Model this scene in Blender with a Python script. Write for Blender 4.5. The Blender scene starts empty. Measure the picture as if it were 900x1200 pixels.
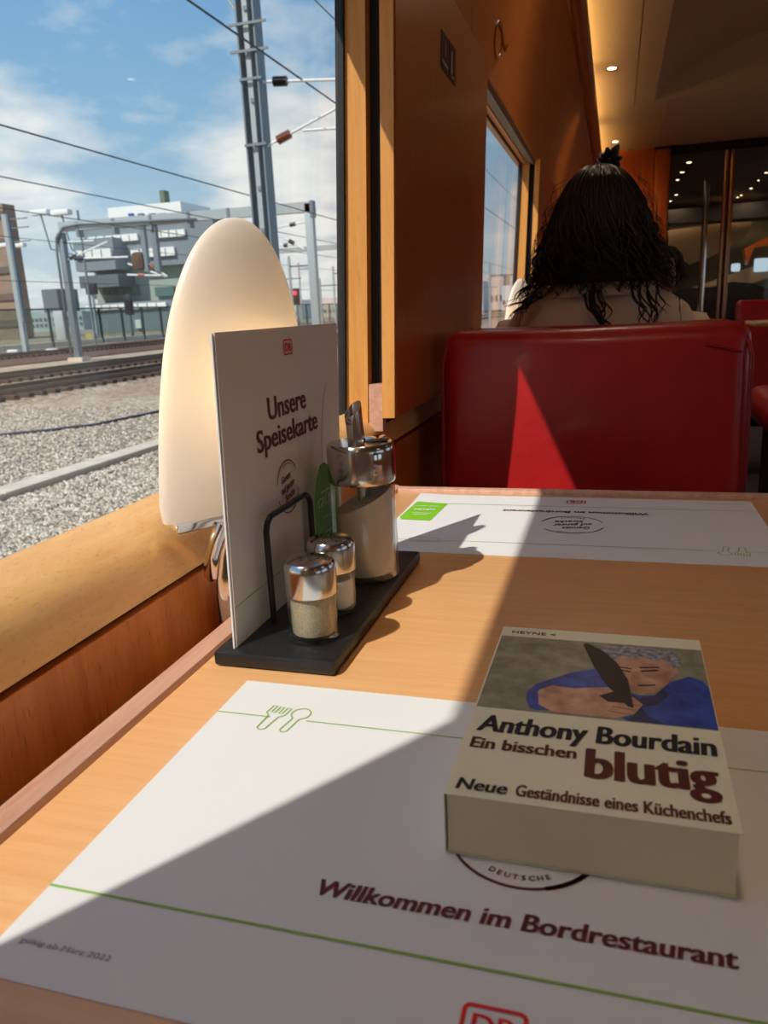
import bpy, bmesh, math, random
from mathutils import Vector, Matrix

random.seed(7)
SC = bpy.context.scene
COL = SC.collection
T = 0.74                      # height of the table top above the carriage floor
GROUND = T - 1.94             # height of the track bed outside
PI = math.pi

# ------------------------------------------------------------------ camera
CAM_H = 0.24                  # camera above the table top
F = 905.0
def _d(u, v): return Vector(((u-450)/F, -(v-600)/F, -1.0))
_Y = _d(722, 350).normalized()
_X = -_d(-2650, 510).normalized()
_X = (_X - _Y*_X.dot(_Y)).normalized()
_Z = _X.cross(_Y)
ROT = Matrix((_X, _Y, _Z))    # camera axes -> world axes
CAMPOS = Vector((0, 0, T+CAM_H))
cam_d = bpy.data.cameras.new('camera'); cam = bpy.data.objects.new('camera', cam_d); COL.objects.link(cam)
cam.matrix_world = Matrix.Translation(CAMPOS) @ ROT.to_4x4()
cam_d.sensor_fit = 'HORIZONTAL'; cam_d.sensor_width = 36.0; cam_d.lens = 36.0*F/900.0
cam_d.clip_start = 0.02; cam_d.clip_end = 3000
cam_d.dof.use_dof = True; cam_d.dof.focus_distance = 0.72; cam_d.dof.aperture_fstop = 20
SC.camera = cam
def at_z(u, v, z):            # pixel -> point at absolute height z
    r = ROT @ _d(u, v); return CAMPOS + r*((z-CAMPOS.z)/r.z)
def at_x(u, v, x):
    r = ROT @ _d(u, v); return CAMPOS + r*((x-CAMPOS.x)/r.x)
def at_y(u, v, y):
    r = ROT @ _d(u, v); return CAMPOS + r*((y-CAMPOS.y)/r.y)

# ------------------------------------------------------------------ view, sky, sun
vs = SC.view_settings
vs.view_transform = 'Standard'; vs.look = 'None'; vs.gamma = 1; vs.use_curve_mapping = False
vs.exposure = 0.0
def lin(r, g, b):
    def c(x):
        x /= 255.0
        return x/12.92 if x <= .04045 else ((x+.055)/1.055)**2.4
    return (c(r), c(g), c(b), 1.0)

W = bpy.data.worlds.new('sky'); SC.world = W; W.use_nodes = True
nt = W.node_tree; nt.nodes.clear()
def N(tree, typ, **kw):
    n = tree.nodes.new(typ)
    for k, v in kw.items(): setattr(n, k, v)
    return n
def ramp(tree, stops, interp='LINEAR'):
    n = tree.nodes.new('ShaderNodeValToRGB'); cr = n.color_ramp; cr.interpolation = interp
    while len(cr.elements) > 1: cr.elements.remove(cr.elements[-1])
    cr.elements[0].position = stops[0][0]; cr.elements[0].color = stops[0][1]
    for p, c in stops[1:]:
        e = cr.elements.new(p); e.color = c
    return n
def build_sky():
    L = nt.links.new
    tc = N(nt, 'ShaderNodeTexCoord'); sep = N(nt, 'ShaderNodeSeparateXYZ')
    L(tc.outputs['Generated'], sep.inputs[0])
    grad = ramp(nt, [(0.0, lin(206, 214, 212)), (0.06, lin(196, 214, 222)), (0.2, lin(150, 192, 222)), (0.45, lin(98, 160, 214)), (1, lin(70, 130, 200))])
    L(sep.outputs['Z'], grad.inputs[0])
    # flat cloud deck: direction / (z + k)
    add = N(nt, 'ShaderNodeMath', operation='ADD'); add.inputs[1].default_value = 0.22
    L(sep.outputs['Z'], add.inputs[0])
    mx = N(nt, 'ShaderNodeMath', operation='MAXIMUM'); mx.inputs[1].default_value = 0.05; L(add.outputs[0], mx.inputs[0])
    comb = N(nt, 'ShaderNodeCombineXYZ')
    for ax in 'XYZ':
        if ax == 'Z': L(mx.outputs[0], comb.inputs[2])
        else: L(mx.outputs[0], comb.inputs['XYZ'.index(ax)])
    div = N(nt, 'ShaderNodeVectorMath', operation='DIVIDE'); L(tc.outputs['Generated'], div.inputs[0]); L(comb.outputs[0], div.inputs[1])
    n1 = N(nt, 'ShaderNodeTexNoise'); n1.inputs['Scale'].default_value = 2.1; n1.inputs['Detail'].default_value = 9; n1.inputs['Roughness'].default_value = .58
    mp = N(nt, 'ShaderNodeMapping'); mp.inputs['Location'].default_value = (2.35, 1.1, 0.4)
    L(div.outputs[0], mp.inputs[0]); L(mp.outputs[0], n1.inputs['Vector'])
    prev = n1.outputs['Fac']
    # the two cumulus heads and the grey sheet that the sky shows
    for (u, v, sharp, gain) in ((375, 225, 260, 1.0), (8, 165, 420, .22), (20, 330, 130, .18), (185, -10, 60, .22), (255, 205, 700, .12), (150, 150, 60, -.14), (300, 90, 160, -.1)):
        d = (ROT @ _d(u, v)).normalized()
        dot = N(nt, 'ShaderNodeVectorMath', operation='DOT_PRODUCT'); dot.inputs[1].default_value = d
        L(tc.outputs['Generated'], dot.inputs[0])
        pw = N(nt, 'ShaderNodeMath', operation='POWER'); pw.inputs[1].default_value = sharp
        m0 = N(nt, 'ShaderNodeMath', operation='MAXIMUM'); m0.inputs[1].default_value = 0; L(dot.outputs['Value'], m0.inputs[0]); L(m0.outputs[0], pw.inputs[0])
        ma = N(nt, 'ShaderNodeMath', operation='MULTIPLY_ADD'); ma.inputs[1].default_value = gain
        L(pw.outputs[0], ma.inputs[0]); L(prev, ma.inputs[2]); prev = ma.outputs[0]
    cov = ramp(nt, [(0.53, (0, 0, 0, 1)), (0.66, (.5, .5, .5, 1)), (0.80, (1, 1, 1, 1))]); L(prev, cov.inputs[0])
    n2 = N(nt, 'ShaderNodeTexNoise'); n2.inputs['Scale'].default_value = 5.0; n2.inputs['Detail'].default_value = 6
    L(mp.outputs[0], n2.inputs['Vector'])
    cc = ramp(nt, [(0.28, lin(206, 216, 222)), (0.45, lin(238, 241, 240)), (0.6, lin(252, 252, 247))]); L(n2.outputs['Fac'], cc.inputs[0])
    mix = N(nt, 'ShaderNodeMixRGB'); L(cov.outputs[0], mix.inputs[0]); L(grad.outputs[0], mix.inputs[1]); L(cc.outputs[0], mix.inputs[2])
    bg = N(nt, 'ShaderNodeBackground'); bg.inputs['Strength'].default_value = 1.0; L(mix.outputs[0], bg.inputs[0])
    out = N(nt, 'ShaderNodeOutputWorld'); L(bg.outputs[0], out.inputs[0])
build_sky()

sun_d = bpy.data.lights.new('sun', 'SUN'); sun_d.energy = 4.4; sun_d.angle = math.radians(0.6); sun_d.color = (1, .95, .87)
sun = bpy.data.objects.new('sun', sun_d); COL.objects.link(sun)
sun.rotation_euler = Vector((.46, .75, -1.0)).to_track_quat('-Z', 'Y').to_euler()
sun.location = (-8, -12, 16)

# ------------------------------------------------------------------ materials
MATS = {}
def mat(name, color, rough=.5, metal=0.0, spec=.5, coat=0.0, bump=None, var=None, emit=None, trans=None):
    """plain principled material; var=(scale, amount) colour mottling, bump=(scale, strength)"""
    if name in MATS: return MATS[name]
    m = bpy.data.materials.new(name); m.use_nodes = True; t = m.node_tree; p = t.nodes['Principled BSDF']
    p.inputs['Base Color'].default_value = color; p.inputs['Roughness'].default_value = rough; p.inputs['Metallic'].default_value = metal
    p.inputs['Specular IOR Level'].default_value = spec; p.inputs['Coat Weight'].default_value = coat
    if var or bump:
        tc = N(t, 'ShaderNodeTexCoord')
    if var:
        n = N(t, 'ShaderNodeTexNoise'); n.inputs['Scale'].default_value = var[0]; n.inputs['Detail'].default_value = 5
        t.links.new(tc.outputs['Object'], n.inputs['Vector'])
        a = var[1]; lo = tuple(c*(1-a) for c in color[:3])+(1,); hi = tuple(min(1, c*(1+a)) for c in color[:3])+(1,)
        r = ramp(t, [(.3, lo), (.7, hi)]); t.links.new(n.outputs['Fac'], r.inputs[0]); t.links.new(r.outputs[0], p.inputs['Base Color'])
    if bump:
        n = N(t, 'ShaderNodeTexNoise'); n.inputs['Scale'].default_value = bump[0]; n.inputs['Detail'].default_value = 4
        t.links.new(tc.outputs['Object'], n.inputs['Vector'])
        b = N(t, 'ShaderNodeBump'); b.inputs['Strength'].default_value = bump[1]; b.inputs['Distance'].default_value = .002 if len(bump) < 3 else bump[2]
        t.links.new(n.outputs['Fac'], b.inputs['Height']); t.links.new(b.outputs[0], p.inputs['Normal'])
    if emit:
        p.inputs['Emission Color'].default_value = emit[0]; p.inputs['Emission Strength'].default_value = emit[1]
    MATS[name] = m
    return m
def wood(name, dark, light, grain=(18, 1.2, 18), fleck=.25, rough=.38, coat=.15):
    """beech veneer: stretched noise along the long grain + short dark flecks. grain = mapping scale"""
    if name in MATS: return MATS[name]
    m = bpy.data.materials.new(name); m.use_nodes = True; t = m.node_tree; p = t.nodes['Principled BSDF']; L = t.links.new
    tc = N(t, 'ShaderNodeTexCoord'); mp = N(t, 'ShaderNodeMapping'); mp.inputs['Scale'].default_value = grain
    L(tc.outputs['Object'], mp.inputs[0])
    n = N(t, 'ShaderNodeTexNoise'); n.inputs['Scale'].default_value = 3.0; n.inputs['Detail'].default_value = 7; n.inputs['Roughness'].default_value = .62; n.inputs['Distortion'].default_value = .3
    L(mp.outputs[0], n.inputs['Vector'])
    r = ramp(t, [(.28, dark), (.72, light)]); L(n.outputs['Fac'], r.inputs[0])
    mp2 = N(t, 'ShaderNodeMapping'); mp2.inputs['Scale'].default_value = tuple(g*11 if g > 5 else g*22 for g in grain); L(tc.outputs['Object'], mp2.inputs[0])
    n2 = N(t, 'ShaderNodeTexNoise'); n2.inputs['Scale'].default_value = 1.6; n2.inputs['Detail'].default_value = 2; L(mp2.outputs[0], n2.inputs['Vector'])
    r2 = ramp(t, [(.60, (1, 1, 1, 1)), (.72, (1-fleck, 1-fleck*1.15, 1-fleck*1.3, 1))]); L(n2.outputs['Fac'], r2.inputs[0])
    mx = N(t, 'ShaderNodeMixRGB', blend_type='MULTIPLY'); mx.inputs[0].default_value = 1; L(r.outputs[0], mx.inputs[1]); L(r2.outputs[0], mx.inputs[2])
    L(mx.outputs[0], p.inputs['Base Color'])
    p.inputs['Roughness'].default_value = rough; p.inputs['Coat Weight'].default_value = coat; p.inputs['Coat Roughness'].default_value = .25
    b = N(t, 'ShaderNodeBump'); b.inputs['Strength'].default_value = .08; b.inputs['Distance'].default_value = .0006
    L(n2.outputs['Fac'], b.inputs['Height']); L(b.outputs[0], p.inputs['Normal'])
    MATS[name] = m
    return m
def clear(name, tint=(1, 1, 1, 1), gloss=1.0, ior=1.5, power=5):
    """thin clear pane: transparent with a fresnel reflection"""
    if name in MATS: return MATS[name]
    m = bpy.data.materials.new(name); m.use_nodes = True; t = m.node_tree; t.nodes.clear(); L = t.links.new
    tr = N(t, 'ShaderNodeBsdfTransparent'); tr.inputs[0].default_value = tint
    gl = N(t, 'ShaderNodeBsdfGlossy'); gl.inputs['Roughness'].default_value = .02
    # Schlick reflectance from the facing angle (the same for both sides of the thin wall)
    lw = N(t, 'ShaderNodeLayerWeight'); lw.inputs['Blend'].default_value = .5
    pw = N(t, 'ShaderNodeMath', operation='POWER'); pw.inputs[1].default_value = power; L(lw.outputs['Facing'], pw.inputs[0])
    f0 = ((ior-1)/(ior+1))**2
    mu = N(t, 'ShaderNodeMath', operation='MULTIPLY_ADD'); mu.inputs[1].default_value = gloss*(1-f0); mu.inputs[2].default_value = gloss*f0; L(pw.outputs[0], mu.inputs[0])
    mx = N(t, 'ShaderNodeMixShader'); L(mu.outputs[0], mx.inputs[0]); L(tr.outputs[0], mx.inputs[1]); L(gl.outputs[0], mx.inputs[2])
    o = N(t, 'ShaderNodeOutputMaterial'); L(mx.outputs[0], o.inputs[0])
    MATS[name] = m
    return m
def translucent(name, color, share=.5):
    m = bpy.data.materials.new(name); m.use_nodes = True; t = m.node_tree; t.nodes.clear(); L = t.links.new
    a = N(t, 'ShaderNodeBsdfDiffuse'); a.inputs[0].default_value = color
    b = N(t, 'ShaderNodeBsdfTranslucent'); b.inputs[0].default_value = color
    g = N(t, 'ShaderNodeBsdfGlossy'); g.inputs['Roughness'].default_value = .35
    mx = N(t, 'ShaderNodeMixShader'); mx.inputs[0].default_value = share; L(a.outputs[0], mx.inputs[1]); L(b.outputs[0], mx.inputs[2])
    m2 = N(t, 'ShaderNodeMixShader'); m2.inputs[0].default_value = .04; L(mx.outputs[0], m2.inputs[1]); L(g.outputs[0], m2.inputs[2])
    o = N(t, 'ShaderNodeOutputMaterial'); L(m2.outputs[0], o.inputs[0])
    return m
def emitter(name, color, s):
    m = bpy.data.materials.new(name); m.use_nodes = True; t = m.node_tree; t.nodes.clear()
    e = N(t, 'ShaderNodeEmission'); e.inputs[0].default_value = color; e.inputs[1].default_value = s
    o = N(t, 'ShaderNodeOutputMaterial'); t.links.new(e.outputs[0], o.inputs[0])
    return m

M_TABLE = wood('beech_table', lin(222, 162, 102), lin(234, 180, 122), (2.6, 60, 60), .08, .35, .2)
M_LIP = wood('table_lip', lin(196, 140, 112), lin(220, 176, 150), (34, 2.0, 34), .12, .45, 0)
M_SILL = wood('beech_sill', lin(238, 174, 100), lin(250, 202, 132), (26, 5, 26), .16, .42, .1)
M_PANEL = wood('cherry_panel', lin(198, 110, 44), lin(222, 138, 64), (26, 26, 1.6), .34, .36, .2)
M_PILLAR = wood('cherry_pillar', lin(158, 74, 26), lin(178, 92, 36), (22, 22, 1.2), .12, .33, .25)
M_UPPER = wood('cherry_upper', lin(182, 100, 34), lin(200, 118, 46), (22, 1.2, 22), .12, .4, .1)
M_FRAME = wood('beech_frame', lin(212, 142, 62), lin(232, 164, 84), (30, 30, 1.6), .14, .42, .1)
M_RAIL = wood('cherry_rail', lin(150, 76, 30), lin(172, 94, 42), (22, 1.2, 22), .1, .35, .2)
M_ORANGE = wood('cherry_bulkhead', lin(190, 88, 26), lin(206, 104, 36), (14, 14, 1.0), .08, .4, .1)
M_BLACK = mat('black_gasket', lin(18, 18, 20), .55)
M_SLOT = mat('dark_slot', lin(22, 16, 14), .7)
M_GLASS = clear('window_glass', (.97, .985, .99, 1), .55)
M_JAR = clear('jar_glass', (.955, .97, .965, 1), 1.0, 1.5, 3)
M_CHROME = mat('chrome', (.78, .76, .73, 1), .12, 1.0)
M_STEEL = mat('brushed_steel', (.66, .64, .61, 1), .17, 1.0)
M_TRAY = mat('black_slate', lin(26, 27, 29), .42, bump=(260, .5, .001), var=(60, .35))
M_WIRE = mat('black_wire', lin(14, 14, 15), .4)
M_PAPER = mat('paper_white', lin(228, 226, 222), .75, bump=(30, .06, .001))
M_CARD = mat('menu_card_white', lin(216, 206, 198), .5)
M_MAROON = mat('print_maroon', lin(98, 14, 30), .6)
M_RED = mat('print_red', lin(226, 24, 30), .6)
M_GREEN = mat('print_green', lin(138, 182, 70), .6)
M_TAGGREEN = mat('tag_green', lin(128, 196, 30), .6)
M_WHITEINK = mat('print_white', lin(245, 245, 240), .6)
M_BLACKINK = mat('print_black', lin(24, 22, 22), .6)
M_COVER = mat('book_cover_cream', lin(246, 239, 202), .4)
M_PAGES = mat('book_pages', lin(248, 236, 198), .9)
M_LEATHER = mat('red_leather', lin(180, 26, 28), .36, coat=.12, bump=(55, .25, .003), var=(14, .12))
M_SEAM = mat('red_piping', lin(150, 14, 18), .5)
M_CEIL = mat('ceiling_cream', lin(198, 178, 154), .55)
M_VAULT = mat('ceiling_vault', lin(178, 156, 130), .5, bump=(400, .1, .0005))
M_SHADE = translucent('opal_shade', (.90, .87, .82, 1), .5)
M_SKIN = mat('skin', lin(205, 150, 120), .5)
M_HAIR = mat('dark_hair', lin(28, 20, 17), .45)
M_JACKET = mat('beige_jacket', lin(236, 208, 180), .85, bump=(90, .3, .003))
M_DARKCLOTH = mat('dark_cloth', lin(60, 40, 34), .9)
M_SCRUNCH = mat('black_satin', lin(20, 20, 24), .35)
M_BRONZE = mat('bronze', (.42, .25, .14, 1), .25, 1.0)
M_CARPET = mat('carpet', lin(70, 60, 62), .95)
M_GREY = mat('grey_plastic', lin(120, 112, 104), .6)
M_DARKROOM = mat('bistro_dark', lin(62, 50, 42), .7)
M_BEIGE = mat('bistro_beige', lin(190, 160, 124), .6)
M_BULB = emitter('downlight_glow', (1, .78, .5, 1), 9)
M_COVE = emitter('cove_strip', (1, .60, .20, 1), 16.0)

# ------------------------------------------------------------------ mesh helpers
def link(name, me, material, parent=None, smooth=False):
    o = bpy.data.objects.new(name, me); COL.objects.link(o)
    if material: me.materials.append(material)
    if parent: o.parent = parent
    if smooth:
        for p in me.polygons: p.use_smooth = True
    return o
def bm_obj(name, bm, material, parent=None, smooth=False, auto=None):
    me = bpy.data.meshes.new(name); bmesh.ops.recalc_face_normals(bm, faces=bm.faces[:]); bm.to_mesh(me); bm.free()
    o = link(name, me, material, parent, smooth)
    if auto is not None:
        for p in me.polygons: p.use_smooth = True
        me.set_sharp_from_angle(angle=math.radians(auto))
    return o
def tag(o, label, cat, group=None, kind=None):
    if label: o['label'] = label
    if cat: o['category'] = cat
    if group: o['group'] = group
    if kind: o['kind'] = kind
    return o
def thing(name, label, cat, loc=(0, 0, 0), rz=0, group=None):
    o = bpy.data.objects.new(name, None); COL.objects.link(o); o.location = loc; o.rotation_euler = (0, 0, rz); o.empty_display_size = .1
    return tag(o, label, cat, group)
def struct(o): o['kind'] = 'structure'; return o
def box(bm, x0, x1, y0, y1, z0, z1, bev=0, seg=2):
    g = bmesh.ops.create_cube(bm, size=1); vs_ = g['verts']
    for v in vs_: v.co = Vector(((x0+x1)/2+v.co.x*(x1-x0), (y0+y1)/2+v.co.y*(y1-y0), (z0+z1)/2+v.co.z*(z1-z0)))
    if bev:
        es = list({e for v in vs_ for e in v.link_edges})
        bmesh.ops.bevel(bm, geom=es, offset=bev, segments=seg, affect='EDGES', profile=.5)
    return bm
def boxobj(name, dims, m, parent=None, bev=0, seg=2):
    bm = bmesh.new(); box(bm, *dims, bev, seg)
    return bm_obj(name, bm, m, parent, auto=35 if bev else None)
def tube(bm, pts, rad, n=8, caps=True, flat=1.0, up=None):
    """tube through pts; rad number or list; flat squashes the section along the frame's second axis"""
    pts = [Vector(p) for p in pts]; k = len(pts); rads = rad if isinstance(rad, (list, tuple)) else [rad]*k
    rings = []; a = None
    for i, p in enumerate(pts):
        d = (pts[min(i+1, k-1)]-pts[max(i-1, 0)])
        if d.length < 1e-9: d = Vector((0, 0, 1))
        d.normalize()
        if up is not None: a = (up - d*up.dot(d)); 
        elif a is None:
            r = Vector((0, 0, 1)) if abs(d.z) < .9 else Vector((1, 0, 0)); a = r - d*r.dot(d)
        else: a = a - d*a.dot(d)
        a.normalize(); b = d.cross(a)
        rings.append([bm.verts.new(p + (a*math.cos(2*PI*j/n) + b*math.sin(2*PI*j/n)*flat)*rads[i]) for j in range(n)])
    for i in range(k-1):
        for j in range(n): bm.faces.new((rings[i][j], rings[i][(j+1) % n], rings[i+1][(j+1) % n], rings[i+1][j]))
    if caps: bm.faces.new(rings[0][::-1]); bm.faces.new(rings[-1])
    return bm
def tubeobj(name, pts, rad, m, parent=None, n=10, flat=1.0, up=None):
    bm = bmesh.new(); tube(bm, pts, rad, n, True, flat, up); return bm_obj(name, bm, m, parent, auto=50)
def lathe(bm, prof, n=32, c=(0, 0, 0)):
    c = Vector(c); rings = []
    for r, z in prof:
        if r < 1e-6: rings.append([bm.verts.new(c+Vector((0, 0, z)))])
        else: rings.append([bm.verts.new(c+Vector((r*math.cos(2*PI*j/n), r*math.sin(2*PI*j/n), z))) for j in range(n)])
    for A, B in zip(rings, rings[1:]):
        for j in range(n):
            if len(A) == 1 and len(B) == 1: continue
            if len(A) == 1: bm.faces.new((A[0], B[j], B[(j+1) % n]))
            elif len(B) == 1: bm.faces.new((A[j], A[(j+1) % n], B[0]))
            else: bm.faces.new((A[j], A[(j+1) % n], B[(j+1) % n], B[j]))
    return bm
def latheobj(name, prof, m, parent=None, n=32, c=(0, 0, 0), auto=40):
    bm = bmesh.new(); lathe(bm, prof, n, c); return bm_obj(name, bm, m, parent, auto=auto)
def prism(bm, poly, axis, a0, a1):
    """poly: 2-D points in the plane normal to axis (x: (y,z), y: (x,z), z: (x,y)), extruded a0..a1"""
    def mk(p, a): return {'x': (a, p[0], p[1]), 'y': (p[0], a, p[1]), 'z': (p[0], p[1], a)}[axis]
    A = [bm.verts.new(mk(p, a0)) for p in poly]; B = [bm.verts.new(mk(p, a1)) for p in poly]; k = len(poly)
    bm.faces.new(A[::-1]); bm.faces.new(B)
    for i in range(k): bm.faces.new((A[i], A[(i+1) % k], B[(i+1) % k], B[i]))
    return bm
def prismobj(name, poly, axis, a0, a1, m, parent=None, auto=None):
    bm = bmesh.new(); prism(bm, poly, axis, a0, a1); return bm_obj(name, bm, m, parent, auto=auto)
def loft(bm, rings, close=True, caps=True):
    R = [[bm.verts.new(p) for p in r] for r in rings]; n = len(R[0])
    for A, B in zip(R, R[1:]):
        for j in range(n if close else n-1): bm.faces.new((A[j], A[(j+1) % n], B[(j+1) % n], B[j]))
    if caps: bm.faces.new(R[0][::-1]); bm.faces.new(R[-1])
    return bm
def ell(cx, cy, z, rx, ry, n=20, p=2.0):
    out = []
    for j in range(n):
        a = 2*PI*j/n; c, s = math.cos(a), math.sin(a)
        out.append(Vector((cx+rx*math.copysign(abs(c)**(2/p), c), cy+ry*math.copysign(abs(s)**(2/p), s), z)))
    return out
def text_mesh(s, height, bold=0.0, shear=0.0, sx=1.0, width=None, align='LEFT', spacing=1.0):
    """flat lettering as a mesh in XY; height = capital height; width = total width when given"""
    cu = bpy.data.curves.new('lettering', 'FONT'); cu.body = s; cu.size = 1.0; cu.align_x = 'LEFT'; cu.shear = shear; cu.space_character = spacing
    bold_shift = bold*1.1; cu.offset = min(bold*.25, .006); cu.resolution_u = 3; cu.fill_mode = 'FRONT'
    o = bpy.data.objects.new('lettering', cu); COL.objects.link(o)
    dg = bpy.context.evaluated_depsgraph_get(); dg.update()
    me = bpy.data.meshes.new_from_object(o.evaluated_get(dg))
    bpy.data.objects.remove(o); bpy.data.curves.remove(cu)
    if bold_shift:
        import numpy as np
        nv = len(me.vertices); co = np.empty(nv*3, 'f'); me.vertices.foreach_get('co', co); co = co.reshape(-1, 3)
        fs = [tuple(p.vertices) for p in me.polygons]
        vs2, fs2 = [], []
        for i, (dx, dy) in enumerate(((-1, 0), (-.5, .25), (0, 0), (.5, -.25), (1, 0))):
            c = co.copy(); c[:, 0] += dx*bold_shift; c[:, 1] += dy*bold_shift; c[:, 2] += i*4e-5; vs2 += [tuple(map(float, v)) for v in c]; fs2 += [tuple(a+i*nv for a in f) for f in fs]
        old = me; me = bpy.data.meshes.new('lettering'); me.from_pydata(vs2, [], fs2); bpy.data.meshes.remove(old)
    k = height/0.70
    xs = [v.co.x for v in me.vertices]; x0, x1 = min(xs), max(xs)
    kx = width/(x1-x0) if width else k*sx
    off = {'LEFT': x0, 'CENTER': (x0+x1)/2, 'RIGHT': x1}[align]
    for v in me.vertices: v.co = Vector(((v.co.x-off)*kx, v.co.y*k, v.co.z))
    me.materials.clear()
    return me
def lettering(s, loc, height, m, parent, name='lettering', rot=None, **kw):
    o = link(name, text_mesh(s, height, **kw), m, parent); o.location = loc
    if rot: o.rotation_euler = rot
    return o
def flatpoly(bm, pts, z=0.0):
    f = bm.faces.new([bm.verts.new((p[0], p[1], z)) for p in pts]); return f
def line2d(bm, pts, w, closed=False, z=0.0):
    """ribbon of width w along 2-D points"""
    P_ = [Vector((p[0], p[1])) for p in pts]; k = len(P_); Lf = []; Rt = []
    for i in range(k):
        a = P_[(i-1) % k] if (closed or i > 0) else P_[i]; b = P_[(i+1) % k] if (closed or i < k-1) else P_[i]
        d = (b-a).normalized(); nrm = Vector((-d.y, d.x))*w/2
        Lf.append(bm.verts.new((P_[i].x+nrm.x, P_[i].y+nrm.y, z))); Rt.append(bm.verts.new((P_[i].x-nrm.x, P_[i].y-nrm.y, z)))
    for i in range(k if closed else k-1):
        j = (i+1) % k; bm.faces.new((Rt[i], Rt[j], Lf[j], Lf[i]))
    return bm
def arc(cx, cy, r, a0, a1, n=24, ry=None):
    ry = ry or r
    return [(cx+r*math.cos(math.radians(a0+(a1-a0)*i/n)), cy+ry*math.sin(math.radians(a0+(a1-a0)*i/n))) for i in range(n+1)]
def rrect(x0, x1, y0, y1, r, n=5):
    return arc(x1-r, y1-r, r, 0, 90, n)+arc(x0+r, y1-r, r, 90, 180, n)+arc(x0+r, y0+r, r, 180, 270, n)+arc(x1-r, y0+r, r, 270, 360, n)
def copy_tree(o, parent=None):
    c = o.copy(); COL.objects.link(c)
    if parent: c.parent = parent
    for ch in list(o.children): copy_tree(ch, c)
    return c

# ================================================================== the carriage shell
def xi(z): return -.308 + .04*z          # inner face of the wall panels (z above the table top)
def xg(z): return -.390 + .055*z         # window glass plane
YB, YF, YP = -2.0, 12.0, 6.5             # rear end, bistro end, glass partition
WIN = [(-2.0, -.75), (-.045, 1.09), (1.85, 3.10), (3.95, 5.25)]
PIL = [(-.75, -.045), (1.09, 1.85), (3.10, 3.95), (5.25, 6.5)]
Z0, Z1 = .098, .735                      # bottom and top of the window openings

struct(boxobj('floor', (-.44, 2.40, YB, YF, -.06, 0), M_CARPET))
wall = bpy.data.objects.new('wall_left', None); COL.objects.link(wall); wall['kind'] = 'structure'
edges_low = [YB, -.75, .52+1.2, 3.45, 5.2, YF]
for a, b in zip(edges_low, edges_low[1:]):
    boxobj('lower_panel', (-.42, -.330, a+.001, b-.001, 0, T+.0335), M_PANEL, wall)
boxobj('backing_strip', (-.42, -.338, YB, YF, T+.03, T+.045), M_SLOT, wall)
# window sill: one long nosing with a rounded front
prof = [(-.3845, .0925), (-.368, .0880), (-.354, .0822), (-.346, .0765), (-.340, .0690), (-.3355, .0600), (-.3325, .0500), (-.3305, .0390), (-.338, .0385), (-.3845, .044)]
sill = prismobj('trim_1', [(x, T+z) for x, z in prof], 'y', YB, YF, M_SILL, auto=40); struct(sill)
for y0, y1 in PIL:
    # proud panel between two windows, black guide slots, jambs
    poly = [(xi(.086), .086), (xi(.74), .74), (xi(.74)-.004, .75), (xi(.74)-.013, .75), (xi(.086)-.013, .086)]
    bm = bmesh.new(); prism(bm, [(x, T+z) for x, z in poly], 'y', y0, y1)
    bmesh.ops.bevel(bm, geom=[e for e in bm.edges if abs((e.verts[0].co-e.verts[1].co).y) < 1e-6 and abs((e.verts[0].co-e.verts[1].co).z) > .3], offset=.003, segments=2, affect='EDGES')
    bm_obj('pillar_panel', bm, M_PILLAR, wall, auto=30)
    for ya, yb in ((y0-.0045, y0-.0002), (y1+.0002, y1+.0045)):
        poly = [(xi(.086)-.0015, .086), (xi(.745)-.0015, .745), (xi(.745)-.020, .745), (xi(.086)-.020, .086)]
        prismobj('edge_strip', [(x, T+z) for x, z in poly], 'y', ya, yb, M_FRAME, wall)
    poly = [(xi(.05)-.014, .09), (xi(.75)-.014, .75), (xi(.75)-.05, .75), (xi(.05)-.05, .05)]
    prismobj('guide_slot', [(x, T+z) for x, z in poly], 'y', y0+.02, y1-.02, M_SLOT, wall)
    for ya, yb in ((y0, y0+.05), (y1-.05, y1)):
        poly = [(xi(.07)-.044, .066), (xi(.74)-.040, .74), (xg(.74)+.004, .74), (xg(.07)+.004, .07)]
        prismobj('jamb', [(x, T+z) for x, z in poly], 'y', ya, yb, M_FRAME, wall)
        s = 1 if ya == y0 else -1
        yy = sorted((ya if s > 0 else yb, (ya if s > 0 else yb)+s*.019))
        poly = [(xi(.07)-.021, .066), (xi(.135)-.021, .135), (xi(.135)-.042, .135), (xi(.07)-.042, .066)]
        prismobj('slot_stop', [(x, T+z) for x, z in poly], 'y', yy[0], yy[1], M_LIP, wall)
    poly = [(xg(.09)+.004, .09), (xg(.76)+.004, .76), (xg(.76)-.010, .76), (xg(.09)-.010, .09)]
    prismobj('outer_skin', [(x, T+z) for x, z in poly], 'y', y0+.001, y1-.001, M_BLACK, wall)
boxobj('outer_skin', (-.46, -.405, YB, YF, -.9, T+.040), M_BLACK, wall)
bm = bmesh.new(); prism(bm, [(xg(.75)+.004, T+.752), (xg(.75)-.008, T+.752), (-.353, T+1.0), (-.34, T+1.36), (-.33, T+1.36), (-.343, T+1.0)], 'y', YB, YF); bm_obj('outer_skin', bm, M_BLACK, wall)
prismobj('added_visor', [(xg(.75)-.008, T+.752), (-.432, T+.748), (-.432, T+.762), (xg(.75)-.008, T+.768)], 'y', -.15, 1.05, M_BLACK, wall)  # unseen overhang over this window only, added to cut the sun patch
boxobj('bistro_wall', (-.42, xi(.5), YP+.06, YF, T+.1, T+1.4), M_DARKROOM, wall)
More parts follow.
